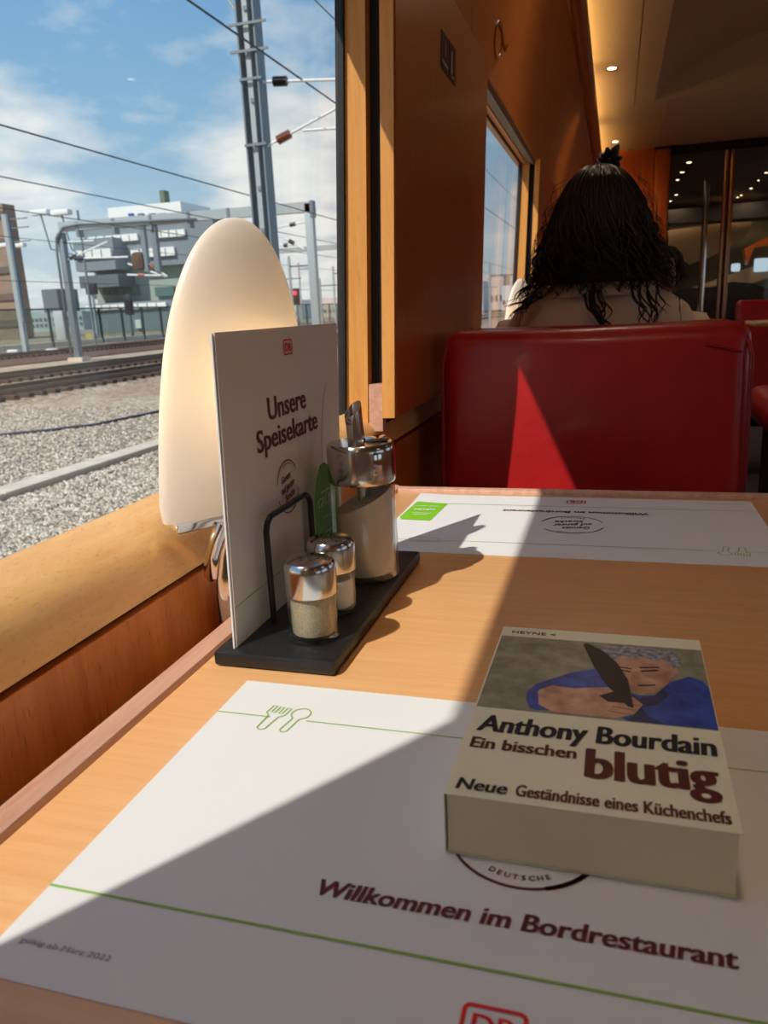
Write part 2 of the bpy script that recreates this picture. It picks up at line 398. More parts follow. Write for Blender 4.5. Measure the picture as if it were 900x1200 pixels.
# header over the windows: wood, grey blind cassette, curved upper panels
prismobj('header', [(xg(.735)-.02, T+.735), (-.331, T+.735), (-.331, T+.78), (xg(.735)-.02, T+.78)], 'y', YB, YP, M_FRAME, wall)
prismobj('blind_cassette', [(-.330, T+.738), (-.303, T+.731), (-.298, T+.745), (-.330, T+.78)], 'y', YB, YP, M_GREY, wall)
up = [(-.2915, .742), (-.2905, .80), (-.281, .87), (-.262, .95), (-.236, 1.03), (-.206, 1.10), (-.176, 1.16)]
upp = up + [(x-.012, z+.004) for x, z in reversed(up)]
edges_up = [YB, -.2, 1.72, 3.62, 5.5, YP]
for a, b in zip(edges_up, edges_up[1:]):
    prismobj('upper_panel', [(x, T+z) for x, z in upp], 'y', a+.0015, b-.0015, M_UPPER, wall, auto=40)
upb = [(x-.013, z+.004) for x, z in up] + [(-.33, 1.2), (-.33, .76)]
prismobj('upper_backing', [(x, T+z) for x, z in upb], 'y', YB, YP, M_SLOT, wall)
rail_p = [(-.152+.034*math.cos(math.radians(a)), 1.188+.034*math.sin(math.radians(a))) for a in range(-175, 60, 18)] + [(-.165, 1.222), (-.19, 1.20)]
tr = prismobj('trim_2', [(x, T+z) for x, z in rail_p], 'y', YB, YP, M_RAIL, auto=60); struct(tr)
# cove light strips lying behind the rail
for k in range(7):
    y = -1.6 + k*1.18
    c = thing('cove_light', 'warm strip light hidden in the cove above the wooden rail', 'light', (0, 0, 0), 0, 'cove strip lights along the ceiling edge')
    boxobj('diffuser', (-.245, -.195, y, y+1.02, T+1.206, T+1.214), M_COVE, c)
    boxobj('housing', (-.255, -.185, y-.01, y+1.03, T+1.196, T+1.206), M_GREY, c)

# windows of the left wall
for i, (y0, y1) in enumerate(WIN):
    w = bpy.data.objects.new('window_%d' % (i+1), None); COL.objects.link(w); w['kind'] = 'structure'
    e = .006
    poly = [(xg(.09), .09), (xg(.76), .76), (xg(.76)-.006, .76), (xg(.09)-.006, .09)]
    prismobj('pane', [(x, T+z) for x, z in poly], 'y', y0, y1, M_GLASS, w)
    for ya, yb in ((y0, y0+e), (y1-e, y1)):
        poly = [(xg(.097)+.0035, .097), (xg(.735)+.0035, .735), (xg(.735)+.0005, .735), (xg(.097)+.0005, .097)]
        prismobj('gasket', [(x, T+z) for x, z in poly], 'y', ya, yb, M_BLACK, w)
    for za, zb in ((.070, .0800), (.727, .735)):
        poly = [(xg(za)+.004, za), (xg(zb)+.004, zb), (xg(zb)+.0005, zb), (xg(za)+.0005, za)]
        prismobj('gasket', [(x, T+z) for x, z in poly], 'y', y0, y1, M_BLACK, w)
# added blind at the big window, mostly out of view, to trim the sunlight
bl = thing('added_blind', 'grey blind added at the top of the window to trim the sunlight', 'blind', (0, 0, 0))
prismobj('cloth', [(-.341, T+.70), (-.338, T+.735), (-.3395, T+.735), (-.3425, T+.70)], 'y', -.035, 1.08, M_GREY, bl)
boxobj('pull_bar', (-.352, -.338, -.035, 1.08, T+.692, T+.702), M_STEEL, bl, .002)

# ceiling
ceil = bpy.data.objects.new('ceiling', None); COL.objects.link(ceil); ceil['kind'] = 'structure'
ZC = 1.30
for a, b in ((-2.0, 1.05), (1.05, 3.05), (3.05, 5.02)):
    boxobj('side_panel', (-.34, .066, a+.001, b-.001, T+ZC, T+ZC+.03), M_CEIL, ceil)
    boxobj('edge_panel', (.071, .175, a+.001, b-.001, T+ZC, T+ZC+.03), M_CEIL, ceil)
    boxobj('edge_panel', (1.78, 2.4, a+.001, b-.001, T+ZC, T+ZC+.03), M_CEIL, ceil)
boxobj('end_panel', (-.34, .255, 5.022, YP, T+ZC, T+ZC+.03), M_CEIL, ceil)
boxobj('end_panel', (.258, 2.4, 5.022, YP, T+ZC, T+ZC+.03), M_CEIL, ceil)
pts = [(.175 + 1.605*i/24, ZC + .30*math.sin(PI*i/24)**.7) for i in range(25)]
bm = bmesh.new(); prism(bm, [(x, T+z) for x, z in pts]+[(x, T+z+.015) for x, z in reversed(pts)], 'y', YB, 5.02); bm_obj('vault', bm, M_VAULT, ceil, auto=40)
prismobj('vault_end', [(.175, T+ZC+.001)]+[(x, T+z) for x, z in pts[1:-1]]+[(1.78, T+ZC+.001)], 'y', 5.005, 5.03, M_CEIL, ceil)
boxobj('roof_skin', (-.44, 2.42, YB, YF, T+1.62, T+1.66), M_BLACK, ceil)
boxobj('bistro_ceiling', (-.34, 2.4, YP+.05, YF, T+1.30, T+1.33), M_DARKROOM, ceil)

SPOT_W = 8.5
def downlight(p, r, label, group):
    d = thing('downlight', label, 'light', p, 0, group)
    latheobj('ring', [(r, 0), (r*1.45, -.002), (r*1.5, .002), (r, .003)], M_CHROME, d, 16)
    latheobj('lens', [(0, -.0005), (r, -.0005), (r, .002), (0, .002)], M_BULB, d, 16)
    ld = bpy.data.lights.new('lamp', 'SPOT'); ld.energy = SPOT_W; ld.color = (1, .80, .60); ld.spot_size = math.radians(150); ld.spot_blend = 1.0; ld.shadow_soft_size = .10
    lo = bpy.data.objects.new('lamp', ld); COL.objects.link(lo); lo.parent = d; lo.location = (0, 0, -.03)
for u, v in ((717, 80), (721, 166)):
    p = at_z(u, v, T+ZC)
    downlight((p.x, p.y, T+ZC-.001), .020, 'small round recessed spotlight in the cream ceiling beside the cove', 'ceiling spotlights by the cove')
p = at_z(717, 80, T+ZC)
for k in (1, 2, 3): downlight((p.x, p.y-1.95*k, T+ZC-.001), .020, 'small round recessed spotlight in the cream ceiling beside the cove', 'ceiling spotlights by the cove')
for k in range(5): downlight((2.02, p.y-1.95*(k-1), T+ZC-.001), .020, 'round fill spotlight added in the unseen ceiling across the aisle', 'added fill spotlights across the aisle')  # unseen second row, added as warm fill for the shaded interior

# right wall of the carriage with its windows, and the two ends
wr = bpy.data.objects.new('wall_right', None); COL.objects.link(wr); wr['kind'] = 'structure'
boxobj('lower_panel', (2.30, 2.40, YB, YF, 0, T+.08), M_PANEL, wr)
boxobj('upper_panel', (2.28, 2.40, YB, YF, T+.76, T+1.4), M_UPPER, wr)
for y0, y1 in ((-2.0, -1.75), (-.6, -.2), (1.0, 1.75), (3.0, 3.7), (5.0, 7.3), (8.6, 9.2), (10.6, 12)):
    boxobj('pillar_panel', (2.30, 2.39, y0, y1, T+.08, T+.76), M_PILLAR, wr)
for i, (y0, y1) in enumerate(((-1.75, -.6), (-.2, 1.0), (1.75, 3.0), (3.7, 5.0), (7.3, 8.6), (9.2, 10.6))):
    w = bpy.data.objects.new('window_%d' % (i+5), None); COL.objects.link(w); w['kind'] = 'structure'
    boxobj('pane', (2.375, 2.381, y0, y1, T+.08, T+.76), M_GLASS, w)
struct(boxobj('wall_back', (-.44, 2.42, YB-.05, YB, 0, T+1.6), M_CEIL))
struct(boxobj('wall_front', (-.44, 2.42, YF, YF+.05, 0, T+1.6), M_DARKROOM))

# bulkhead and glass partition towards the bistro
pt = bpy.data.objects.new('wall_partition', None); COL.objects.link(pt); pt['kind'] = 'structure'
boxobj('wood_panel', (-.31, .243, YP, YP+.05, 0, T+ZC), M_ORANGE, pt)
bm = bmesh.new(); box(bm, .247, .352, YP-.02, YP+.05, 0, T+ZC-.012, .018, 3); bm_obj('corner_post', bm, M_ORANGE, pt, auto=40)
boxobj('top_cap', (.24, .40, YP-.021, YP+.05, T+ZC-.011, T+ZC), M_BLACK, pt)
boxobj('wood_panel', (1.45, 2.40, YP, YP+.05, 0, T+ZC), M_ORANGE, pt)
boxobj('glass_pane', (.353, .735, YP+.02, YP+.028, .05, T+ZC-.06), M_GLASS, pt)
boxobj('glass_pane', (.80, 1.45, YP+.02, YP+.028, .05, T+ZC-.06), M_GLASS, pt)
boxobj('head_rail', (.353, 1.45, YP+.01, YP+.04, T+ZC-.06, T+ZC), M_BLACK, pt)
for x in (.742, .782):
    bm = bmesh.new(); tube(bm, [(x, YP+.02, .06), (x, YP+.02, T+ZC-.06)], .017, 12); bm_obj('bronze_bar', bm, M_BRONZE, pt, auto=50)
boxobj('bar_core', (.750, .775, YP+.012, YP+.03, .06, T+ZC-.06), M_BLACK, pt)

# ================================================================== dining table
tb = thing('dining_table', 'beech veneer dining table with a pale lip, fixed below the window', 'table', (0, 0, 0))
boxobj('table_top', (-.2775, .30, .135, .985, T-.028, T), M_TABLE, tb, .002, 2)
lip = [(-.2972, -.028), (-.2972, .001), (-.294, .0042), (-.286, .0052), (-.2790, .0032), (-.2776, 0), (-.2776, -.028)]
prismobj('edge_lip', [(x, T+z) for x, z in lip], 'y', .125, 1.005, M_LIP, tb, auto=40)
lipf = [(.9852, -.028), (.9852, 0), (.987, .0036), (.993, .0055), (1.000, .0042), (1.0046, 0), (1.0046, -.028)]
prismobj('edge_lip', [(y, T+z) for y, z in lipf], 'x', -.2776, .30, M_LIP, tb, auto=40)
lipn = [(.1346, -.028), (.1346, 0), (.132, .0032), (.128, .0032), (.1246, 0), (.1246, -.028)]
prismobj('edge_lip', [(y, T+z) for y, z in lipn], 'x', -.2776, .30, M_LIP, tb, auto=40)
boxobj('pedestal', (-.24, -.16, .48, .66, .02, T-.028), M_STEEL, tb, .008)
boxobj('foot_plate', (-.28, .02, .42, .72, .0, .02), M_STEEL, tb, .005)

# ------------------------------------------------------------------ placemats
def fork_icon(bm, x, y, s, tilt):
    c, q = math.cos(tilt), math.sin(tilt)
    def R(p): return (x+s*(p[0]*c-p[1]*q), y+s*(p[0]*q+p[1]*c))
    out = [(-.10, -.5), (-.13, .05), (-.24, .15), (-.24, .48), (-.14, .48), (-.14, .2), (-.05, .2), (-.05, .48), (.05, .48), (.05, .2), (.14, .2), (.14, .48), (.24, .48), (.24, .15), (.13, .05), (.10, -.5)]
    line2d(bm, [R(p) for p in out]+[R((0, -.56)), R(out[0])], .0009)
def spoon_icon(bm, x, y, s, tilt):
    c, q = math.cos(tilt), math.sin(tilt)
    def R(p): return (x+s*(p[0]*c-p[1]*q), y+s*(p[0]*q+p[1]*c))
    pts_ = [(-.09, -.5), (-.08, .05)]+arc(0, .27, .22, 235, -55, 20, .24)+[(.08, .05), (.09, -.5), (0, -.56), (-.09, -.5)]
    line2d(bm, [R(p) for p in pts_], .0009)
def db_logo(parent, cx, cy, w, h, z=.0004, ink=None):
    ink = ink or M_RED
    bm = bmesh.new(); line2d(bm, rrect(cx-w/2, cx+w/2, cy-h/2, cy+h/2, h*.16), h*.11, True, z); f = bm_obj('logo_frame', bm, ink, parent)
    lettering('DB', (cx, cy-h*.29, z), h*.58, ink, parent, 'logo_letters', width=w*.70, align='CENTER', bold=.02)
    return f
def genuss_seal(parent, cx, cy, r, z=.0004):
    bm = bmesh.new()
    line2d(bm, arc(cx, cy, r, 200, 345, 30), r*.045, False, z); line2d(bm, arc(cx, cy, r, 35, 165, 30), r*.045, False, z)
    line2d(bm, arc(cx, cy, r*1.0, 290, 330, 12), r*.075, False, z)
    line2d(bm, arc(cx, cy, r*.88, 62, 118, 16), r*.03, False, z)   # the small line under the head of the ring
    bm_obj('seal_ring', bm, M_MAROON, parent)
    for s, dx, dy, w in (('Genuss', -.12, .26, .86), ('auf ganzer', 0, -.10, 1.24), ('Strecke', .12, -.46, .92)):
        lettering(s, (cx+r*dx, cy+r*dy, z), r*.26, M_MAROON, parent, 'seal_lettering', rot=(0, 0, math.radians(9)), width=w*r, align='CENTER', bold=.018, shear=.25)
    # small capitals running along the foot and the head of the ring
    for word, a0, a1, top in (('DEUTSCHE', 246, 296, False),):
        k = len(word)
        for i, ch in enumerate(word):
            if ch == ' ': continue
            a = math.radians(a0+(a1-a0)*i/(k-1)); rr = r*.86
            rot = a+PI/2 if not top else a-PI/2
            o = lettering(ch, (cx+rr*math.cos(a), cy+rr*math.sin(a), z), r*.085, M_MAROON, parent, 'seal_lettering', rot=(0, 0, rot), align='CENTER', bold=.02)
MW, MH = .402, .245
def placemat(loc, rz, label):
    m = thing('placemat', label, 'placemat', loc, rz, 'paper placemats')
    nx, ny = 20, 12; bm = bmesh.new()
    # a thin sheet that lies flat, one corner barely lifting
    def hz(x, y): return .0016*max(0, (MW-.04-x)/-.04 if x > MW-.04 else 0)*max(0, (.05-y)/.05 if y < .05 else 0)
    vt = [[bm.verts.new((MW*i/nx, MH*j/ny, .0004+hz(MW*i/nx, MH*j/ny))) for i in range(nx+1)] for j in range(ny+1)]
    for j in range(ny):
        for i in range(nx): bm.faces.new((vt[j][i], vt[j][i+1], vt[j+1][i+1], vt[j+1][i]))
    g = bmesh.ops.extrude_face_region(bm, geom=bm.faces[:])
    for e in g['geom']:
        if isinstance(e, bmesh.types.BMVert): e.co.z -= .0003
    bm_obj('sheet', bm, M_PAPER, m)
    z = .0007
    bm = bmesh.new()
    line2d(bm, [(0, .047), (MW*.9, .047)], .0013, False, z)
    bm_obj('green_rule', bm, M_GREEN, m)
    bm = bmesh.new()
    line2d(bm, [(0, .2025), (.036, .2025)], .0009, False, z); line2d(bm, [(.060, .2025), (.318, .2025)], .0009, False, z)
    line2d(bm, [(.318, .2025), (.326, .2035), (.332, .208), (.345, .210), (.362, .210), (.368, .204), (MW, .203)], .0009, False, z)
    line2d(bm, arc(.350, .2005, .017, 0, 360, 24, .0055), .0009, False, z)
    bm_obj('green_rule', bm, M_GREEN, m)
    bm = bmesh.new(); fork_icon(bm, .0375, .2025, .027, -.12); spoon_icon(bm, .0525, .2025, .027, -.16)
    for v in bm.verts: v.co.z = z
    bm_obj('cutlery_icon', bm, M_GREEN, m)
    lettering('Willkommen im Bordrestaurant', (.117, .0685, z), .0092, M_MAROON, m, width=.167, bold=.028, shear=.12)
    db_logo(m, .2, .0235, .0215, .0150, z)
    genuss_seal(m, .2, .126, .0345, z)
    lettering('gültig ab März 2022', (.010, .0165, z), .0026, M_GREY, m, 'small_print', width=.042)
    bm = bmesh.new(); flatpoly(bm, [(.356, .047), (.397, .040), (.404-.004, .115), (.396, .126), (.360, .128)], z); bm_obj('green_tag', bm, M_TAGGREEN, m)
    for s, y, h_, w_ in (('GRÜN', .075, .0075, .026),):
        lettering(s, (.378, y, z+.0002), h_, M_WHITEINK, m, 'tag_lettering', width=w_, align='CENTER', bold=.012)
    for y, w_ in ((.062, .030), (.096, .024), (.103, .018)):
        bm = bmesh.new(); line2d(bm, [(.378-w_/2, y), (.378+w_/2, y)], .0014, False, z+.0002); bm_obj('tag_rule', bm, M_WHITEINK, m)
    return m
placemat((-.2335, .1865, T), 0, 'white paper placemat lying under the paperback book')
placemat((.160, .9715, T), PI, 'white paper placemat at the red seat with nothing standing on it')

# ------------------------------------------------------------------ paperback
bk = thing('paperback_book', 'thick cream paperback with a man in a blue shirt on its cover', 'book', (-.0055, .387, T+.0008), math.radians(-.4))
BW, BL, BT = .1215, .189, .0305
x0, x1, y0, y1 = -BW/2, BW/2, -BL/2, BL/2
bm = bmesh.new(); box(bm, x0+.0008, x1-.001, y0+.0008, y1-.0008, .0006, BT-.0006); 
bm_obj('page_block', bm, M_PAGES, bk)
cv = boxobj('front_cover', (x0, x1, y0, y1, BT-.0005, BT), M_COVER, bk)
boxobj('back_cover', (x0, x1, y0, y1, 0, .0005), M_COVER, bk)
boxobj('spine', (x0-.0005, x0, y0, y1, 0, BT), M_COVER, bk)
def mottle(name, a, b, sc):
    m = bpy.data.materials.new(name); m.use_nodes = True; t = m.node_tree; p_ = t.nodes['Principled BSDF']; p_.inputs['Roughness'].default_value = .35
    tc = N(t, 'ShaderNodeTexCoord'); n = N(t, 'ShaderNodeTexNoise'); n.inputs['Scale'].default_value = sc; n.inputs['Detail'].default_value = 6; n.inputs['Roughness'].default_value = .65
    t.links.new(tc.outputs['Object'], n.inputs['Vector']); r = ramp(t, [(.35, a), (.65, b)]); t.links.new(n.outputs['Fac'], r.inputs[0]); t.links.new(r.outputs[0], p_.inputs['Base Color'])
    return m
ox, oy = .0055, -.387
zc = BT
def cov(pts_mm): return [(p[0]/1000+ox, p[1]/1000+oy) for p in pts_mm]
def patch(name, pts_mm, m, z):
    bm = bmesh.new(); flatpoly(bm, cov(pts_mm), zc+z); bmesh.ops.triangulate(bm, faces=bm.faces[:])
    return bm_obj(name, bm, m, bk)
PIC = boxobj('cover_picture', (x0+.0004, x1-.0004, .372+oy, .4665+oy, zc, zc+.00008), mottle('cover_backdrop', lin(122, 120, 92), lin(168, 164, 134), 70), bk)
C_SHIRT = mottle('print_shirt', lin(22, 52, 132), lin(58, 98, 190), 60); C_SKIN = mottle('print_skin', lin(176, 122, 92), lin(226, 178, 142), 70)
C_HAIR = mottle('print_hair', lin(70, 72, 74), lin(190, 192, 194), 260); C_DARK = mat('print_dark', lin(18, 16, 18), .4); C_NAVY = mottle('print_navy', lin(14, 24, 62), lin(30, 52, 110), 60)
patch('print_shirt', [(-41, 385), (-41.3, 394), (-37, 404), (-19.2, 421.5), (-6.6, 429), (4, 424), (12, 404), (18, 401.2), (26, 403), (34.6, 420), (45.3, 429.2), (52, 425), (54.6, 417.4), (54.6, 372.6), (12, 372.6), (2.3, 380), (-15.5, 376), (-34.6, 374)], C_SHIRT, .00012)
patch('print_collar', [(12, 404), (18, 398), (26, 403), (31, 412), (33, 404), (27, 392), (18, 388), (12, 372.6), (30, 372.6), (22, 380), (14, 392)], C_NAVY, .00016)
patch('print_face', [(3.5, 440), (5, 452), (14, 460), (27, 457), (36, 445), (37.6, 430), (33, 418), (27, 407), (20, 402.5), (14.5, 404), (10, 411), (6, 424)], C_SKIN, .0002)
patch('print_ear', [(36, 436), (39.5, 440), (39.8, 433), (36.5, 426)], C_SKIN, .00022)
rnd = random.Random(3)
hair_o = []
for i, (a, b) in enumerate([(-3, 447), (-5, 456), (-1, 463), (4, 468.5), (11, 472), (19, 473), (27, 471), (34, 467), (40, 460), (42, 451), (41, 441), (37, 437), (36, 445), (31, 449), (27, 446), (21, 449.5), (14, 447.5), (9, 449.5), (4, 443)]):
    hair_o.append((a+rnd.uniform(-.7, .7), min(466, b*.55+205)+rnd.uniform(-.5, .5)) if b > 466 else (a+rnd.uniform(-.7, .7), b+rnd.uniform(-.5, .5)))
patch('print_hair', hair_o, C_HAIR, .00024)
for pts_ in ([(18.5, 436.0), (29.5, 438.6), (30, 437), (19, 434.2)], [(7, 434.6), (14.5, 433.4), (14.5, 432), (7, 433)], [(19, 431.5), (28, 434.5), (30, 433), (20, 429.6)], [(8, 431), (14, 429.5), (14, 427.8), (8, 429)], [(17, 413.2), (27, 415.5), (27, 414.2), (18, 411.6)]):
    patch('print_feature', pts_, C_DARK, .00026)
patch('print_nose', [(14.5, 429), (18, 430), (20, 418), (14, 417)], mottle('print_nose', lin(190, 128, 98), lin(206, 150, 116), 90), .00026)
patch('print_arm', [(-36, 382), (-37, 394.6), (-28.6, 403), (-16, 402), (-10, 404), (2, 407), (12, 402), (19.6, 391), (17, 384), (14.7, 379), (6, 374), (-7, 373.4), (-26, 373.4)], C_SKIN, .0003)
patch('print_cuff', [(-41, 385), (-41.3, 394), (-37, 404), (-33, 405), (-35.5, 394), (-33, 374), (-38, 375)], C_SHIRT, .00034)
for k in range(3):
    yy = 381+k*5.2; patch('print_knuckle', [(2+k*2, yy), (14+k*1.3, yy-2), (14+k*1.3, yy-2.7), (2+k*2, yy-.7)], mat('print_crease', lin(120, 74, 54), .5), .00036)
patch('print_blade', [(-14.3, 461), (-12, 464), (-2, 454), (6.2, 439), (12.3, 418), (15, 386), (12, 387), (2, 407), (-6.7, 431.4)], C_DARK, .0004)
patch('print_handle', [(-3, 396), (4, 402), (13, 398), (12, 391), (2, 390)], C_DARK, .00042)
zt = zc+.0002
def bt(s, x, y, h, w, m, **kw): return lettering(s, (x/1000+ox, y/1000+oy, zt), h/1000, m, bk, width=w/1000, **kw)
M_BROWN = mat('print_brown', lin(92, 26, 20), .5)
bt('HEYNE <', -60, 471.0, 4.0, 28, M_BLACKINK, bold=.006)
bt('Anthony Bourdain', -62, 348.0, 16.0, 114, M_BLACKINK, bold=.034, shear=.08)
bt('Ein bisschen', -62.5, 332.0, 9.4, 51, M_BROWN, bold=.03)
bt('blutig', -7.6, 318.5, 24.0, 58, M_BROWN, bold=.036)
bt('Neue', -62.5, 297.4, 8.4, 23, M_BLACKINK, bold=.03, shear=.1)
bt('Geständnisse eines Küchenchefs', -36, 297.4, 8.4, 88, M_BROWN, bold=.028)

# ------------------------------------------------------------------ condiment tray, menu and what stands on it
TX0, TX1, TY0, TY1, TH = -.2672, -.1762, .4475, .6960, .0115
ty = thing('condiment_tray', 'black slate tray with a wire card loop, standing at the window edge', 'tray', (0, 0, 0))
bm = bmesh.new(); box(bm, TX0, TX1, TY0, TY1, T+.0008, T+TH, .0022, 2); bm_obj('base', bm, M_TRAY, ty, auto=40)
for fx in (TX0+.012, TX1-.012):
    for fy in (TY0+.015, TY1-.015): latheobj('rubber_foot', [(0, T+.0003), (.005, T+.0003), (.005, T+.001), (0, T+.001)], M_BLACK, ty, 12, (fx, fy, 0))
def wire_loop(x, ya, yb, h, lean=0.0):
    r = .012; z0 = T+TH-.002; pts_ = [(x, ya, z0)]
    pts_ += [(x+lean, ya+r-r*math.cos(math.radians(a)), T+h-r+r*math.sin(math.radians(a))) for a in range(0, 91, 15)]
    pts_ += [(x+lean, yb-r+r*math.sin(math.radians(a)), T+h-r+r*math.cos(math.radians(a))) for a in range(0, 91, 15)]
    pts_ += [(x, yb, z0)]
    tubeobj('wire_loop', pts_, .0024, M_WIRE, ty, 10)
wire_loop(-.2445, .503, .592, .094)
wire_loop(-.2610, .503, .592, .094)
MX = -.2525
mn = thing('menu_card', 'tall white menu card propped in the wire loop', 'menu', (0, 0, 0))
# outline in the (y, z) plane, gently leaning along the tray
mo = [(.4565, TH+.0003), (.6860, TH+.0003), (.7080, .2300), (.4690, .2305)]
prismobj('sheet', [(y, T+z) for y, z in mo], 'x', MX-.0009, MX, M_CARD, mn)
prismobj('inner_sheet', [(y-.0015, T+z-.0006) for y, z in mo[:1]]+[(mo[1][0]-.002, T+mo[1][1]), (mo[2][0]-.003, T+mo[2][1]-.001), (mo[3][0]-.002, T+mo[3][1]-.0008)], 'x', MX-.0024, MX-.0012, M_PAPER, mn)
mroot = bpy.data.objects.new('front_print', None); COL.objects.link(mroot); mroot.parent = mn; mroot.location = (MX+.0003, 0, T); mroot.rotation_euler = (PI/2, 0, PI/2)
db_logo(mroot, .5868, .2146, .0170, .0112)
lettering('Unsere', (.5785, .1622, 0), .0172, M_MAROON, mroot, width=.0775, align='CENTER', bold=.024)
lettering('Speisekarte', (.5785, .1408, 0), .0165, M_MAROON, mroot, width=.125, align='CENTER', bold=.024)
genuss_seal(mroot, .566, .1045, .0215)
bm = bmesh.new(); line2d(bm, [(.4590, .0410), (.690, .0410)], .0009); bm_obj('green_rule', bm, M_GREEN, mroot)
bm = bmesh.new(); line2d(bm, arc(.745, .115, .098, 200, 140, 20), .0007); bm2 = bm
for v in [v for v in bm2.verts if v.co.x > .6955]: v.co.x = .6955
bm_obj('curved_rule', bm2, mat('print_rose', lin(150, 100, 96), .6), mroot)
# green leaflet standing between menu and sugar jar
gl = thing('green_leaflet', 'narrow green die-cut leaflet standing behind the sugar dispenser', 'leaflet', (0, 0, 0))
prismobj('card', [(y, T+z) for y, z in [(.592, TH+.0003), (.655, TH+.0003), (.652, .085), (.640, .104), (.622, .1135), (.612, .1125), (.602, .103), (.594, .085)]], 'x', -.2415, -.2408, mat('leaflet_green', lin(92, 150, 50), .6), gl)
glr = bpy.data.objects.new('print', None); COL.objects.link(glr); glr.parent = gl; glr.location = (-.2405, 0, T); glr.rotation_euler = (PI/2, 0, PI/2)
for s, z_, h_, w_ in (('GRÜN', .0765, .0085, .036),):
    lettering(s, (.618, z_, 0), h_, mat('leaflet_ink', lin(190, 214, 160), .6), glr, 'leaflet_lettering', width=w_, align='CENTER', bold=.012)

for z_, w_ in ((.089, .022), (.066, .014), (.052, .024), (.046, .018)):
    bm = bmesh.new(); line2d(bm, [(.618-w_/2, z_), (.618+w_/2, z_)], .0011); bm_obj('leaflet_rule', bm, MATS['leaflet_ink'], glr)
def shaker(x, y, label, fill, level):
    s = thing('pepper_shaker' if 'pepper' in label else 'salt_shaker', label, 'shaker', (x, y, T+TH+.0004))
    latheobj('glass_body', [(0, 0), (.0168, 0), (.0186, .0015), (.0183, .012), (.0179, .026), (.0181, .035), (.0172, .037), (.0166, .036), (.0166, .004), (.0, .0035)], M_JAR, s, 40)
    latheobj('contents', [(0, .0042), (.0150, .0048), (.0157, .007), (.0158, level*.9), (.0152, level), (0, level+.001)], fill, s, 32)
    latheobj('lid', [(.0176, .0345), (.0187, .0345), (.0189, .036), (.0189, .0525), (.0184, .0562), (.0168, .0586), (.012, .0598), (0, .0603), (0, .058), (.0170, .055), (.0176, .050)], M_STEEL, s, 48)
    for k in range(7):
        a = 2*PI*k/6; r = .0065 if k < 6 else 0
        latheobj('hole', [(0, .0604-r*.04), (.0011, .0604-r*.04), (.0011, .0598), (0, .0598)], M_BLACK, s, 10, (r*math.cos(a), r*math.sin(a), 0))
    return s
M_PEPPER = mat('ground_pepper', lin(186, 168, 138), .95, var=(1400, .45), bump=(1500, .4, .0006))
M_SALT = mat('salt', lin(240, 238, 234), .9, bump=(1600, .3, .0004)); M_SUGAR = mat('sugar', lin(240, 226, 210), .9, bump=(1800, .3, .0004))
shaker(-.2045, .4855, 'glass pepper shaker with a domed steel lid, full of beige ground pepper', M_PEPPER, .034)
shaker(-.2075, .5375, 'glass salt shaker with a domed steel lid, half full of white salt', M_SALT, .027)

sg = thing('sugar_dispenser', 'tall glass sugar dispenser with a steel lid and slanted pouring spout', 'sugar dispenser', (-.2062, .620, T+TH+.0004))
n = 48
latheobj('glass_jar', [(0, 0), (.0262, 0), (.0290, .003), (.0288, .015), (.0283, .05), (.0280, .085), (.0272, .092), (.0258, .092), (.0262, .08), (.0265, .006), (.0, .005)], M_JAR, sg, 56)
bm = bmesh.new()
rings = []
for r, z in ((.0001, .0052), (.0240, .0058), (.0248, .012), (.0248, .04)): rings.append([Vector((r*math.cos(2*PI*j/n), r*math.sin(2*PI*j/n), z)) for j in range(n)])
def sug(x, y): return .070 + .42*x + .18*y
rings.append([Vector((.0247*math.cos(2*PI*j/n), .0247*math.sin(2*PI*j/n), sug(.0247*math.cos(2*PI*j/n), .0247*math.sin(2*PI*j/n)))) for j in range(n)])
rings.append([Vector((.013*math.cos(2*PI*j/n), .013*math.sin(2*PI*j/n), .001+sug(.013*math.cos(2*PI*j/n), .013*math.sin(2*PI*j/n)))) for j in range(n)])
rings.append([Vector((.0001*math.cos(2*PI*j/n), .0001*math.sin(2*PI*j/n), .0715)) for j in range(n)])
loft(bm, rings); bm_obj('sugar', bm, M_SUGAR, sg, auto=40)
lid = latheobj('lid', [(.0270, .0865), (.0284, .0865), (.0292, .0885), (.0294, .0930), (.0294, .1140), (.0288, .1180), (.0270, .1200), (0, .1212), (0, .118), (.0270, .116), (.0276, .112)], M_STEEL, sg, 56)
bm = bmesh.new(); box(bm, -.0045, .0045, -.0022, .0015, -.010, .0085, .0014, 2)
cl = bm_obj('lid_clip', bm, M_CHROME, lid, auto=40); cl.location = (.0205, -.0215, .106); cl.rotation_euler = (0, 0, math.radians(43))
boxobj('lid_flap', (.004, .024, -.010, .010, .1205, .1235), M_CHROME, lid, .002).rotation_euler = (0, 0, math.radians(30))
# slanted-cut spout tube: outer and inner wall
bm = bmesh.new(); nn = 24; R0, R1 = .0074, .0064; tilt = (-.004, .0)
def ringat(r, z, cut=0.0): return [Vector((-.002+tilt[0]*(z-.1)/.06+r*math.cos(2*PI*j/nn), r*math.sin(2*PI*j/nn), z+cut*math.cos(2*PI*j/nn-1.0))) for j in range(nn)]
loft(bm, [ringat(R0, .118), ringat(R0, .135), ringat(R0, .1475, .0070), ringat(R1, .1475, .0060), ringat(R1, .135), ringat(R1, .122)], caps=False)
bm_obj('spout', bm, M_CHROME, sg, auto=60)
bm = bmesh.new(); tube(bm, [(0, 0, .118), (.001, 0, .085), (.0015, 0, .055)], .0062, 16); bm_obj('dosing_tube', bm, M_CHROME, sg, auto=60)

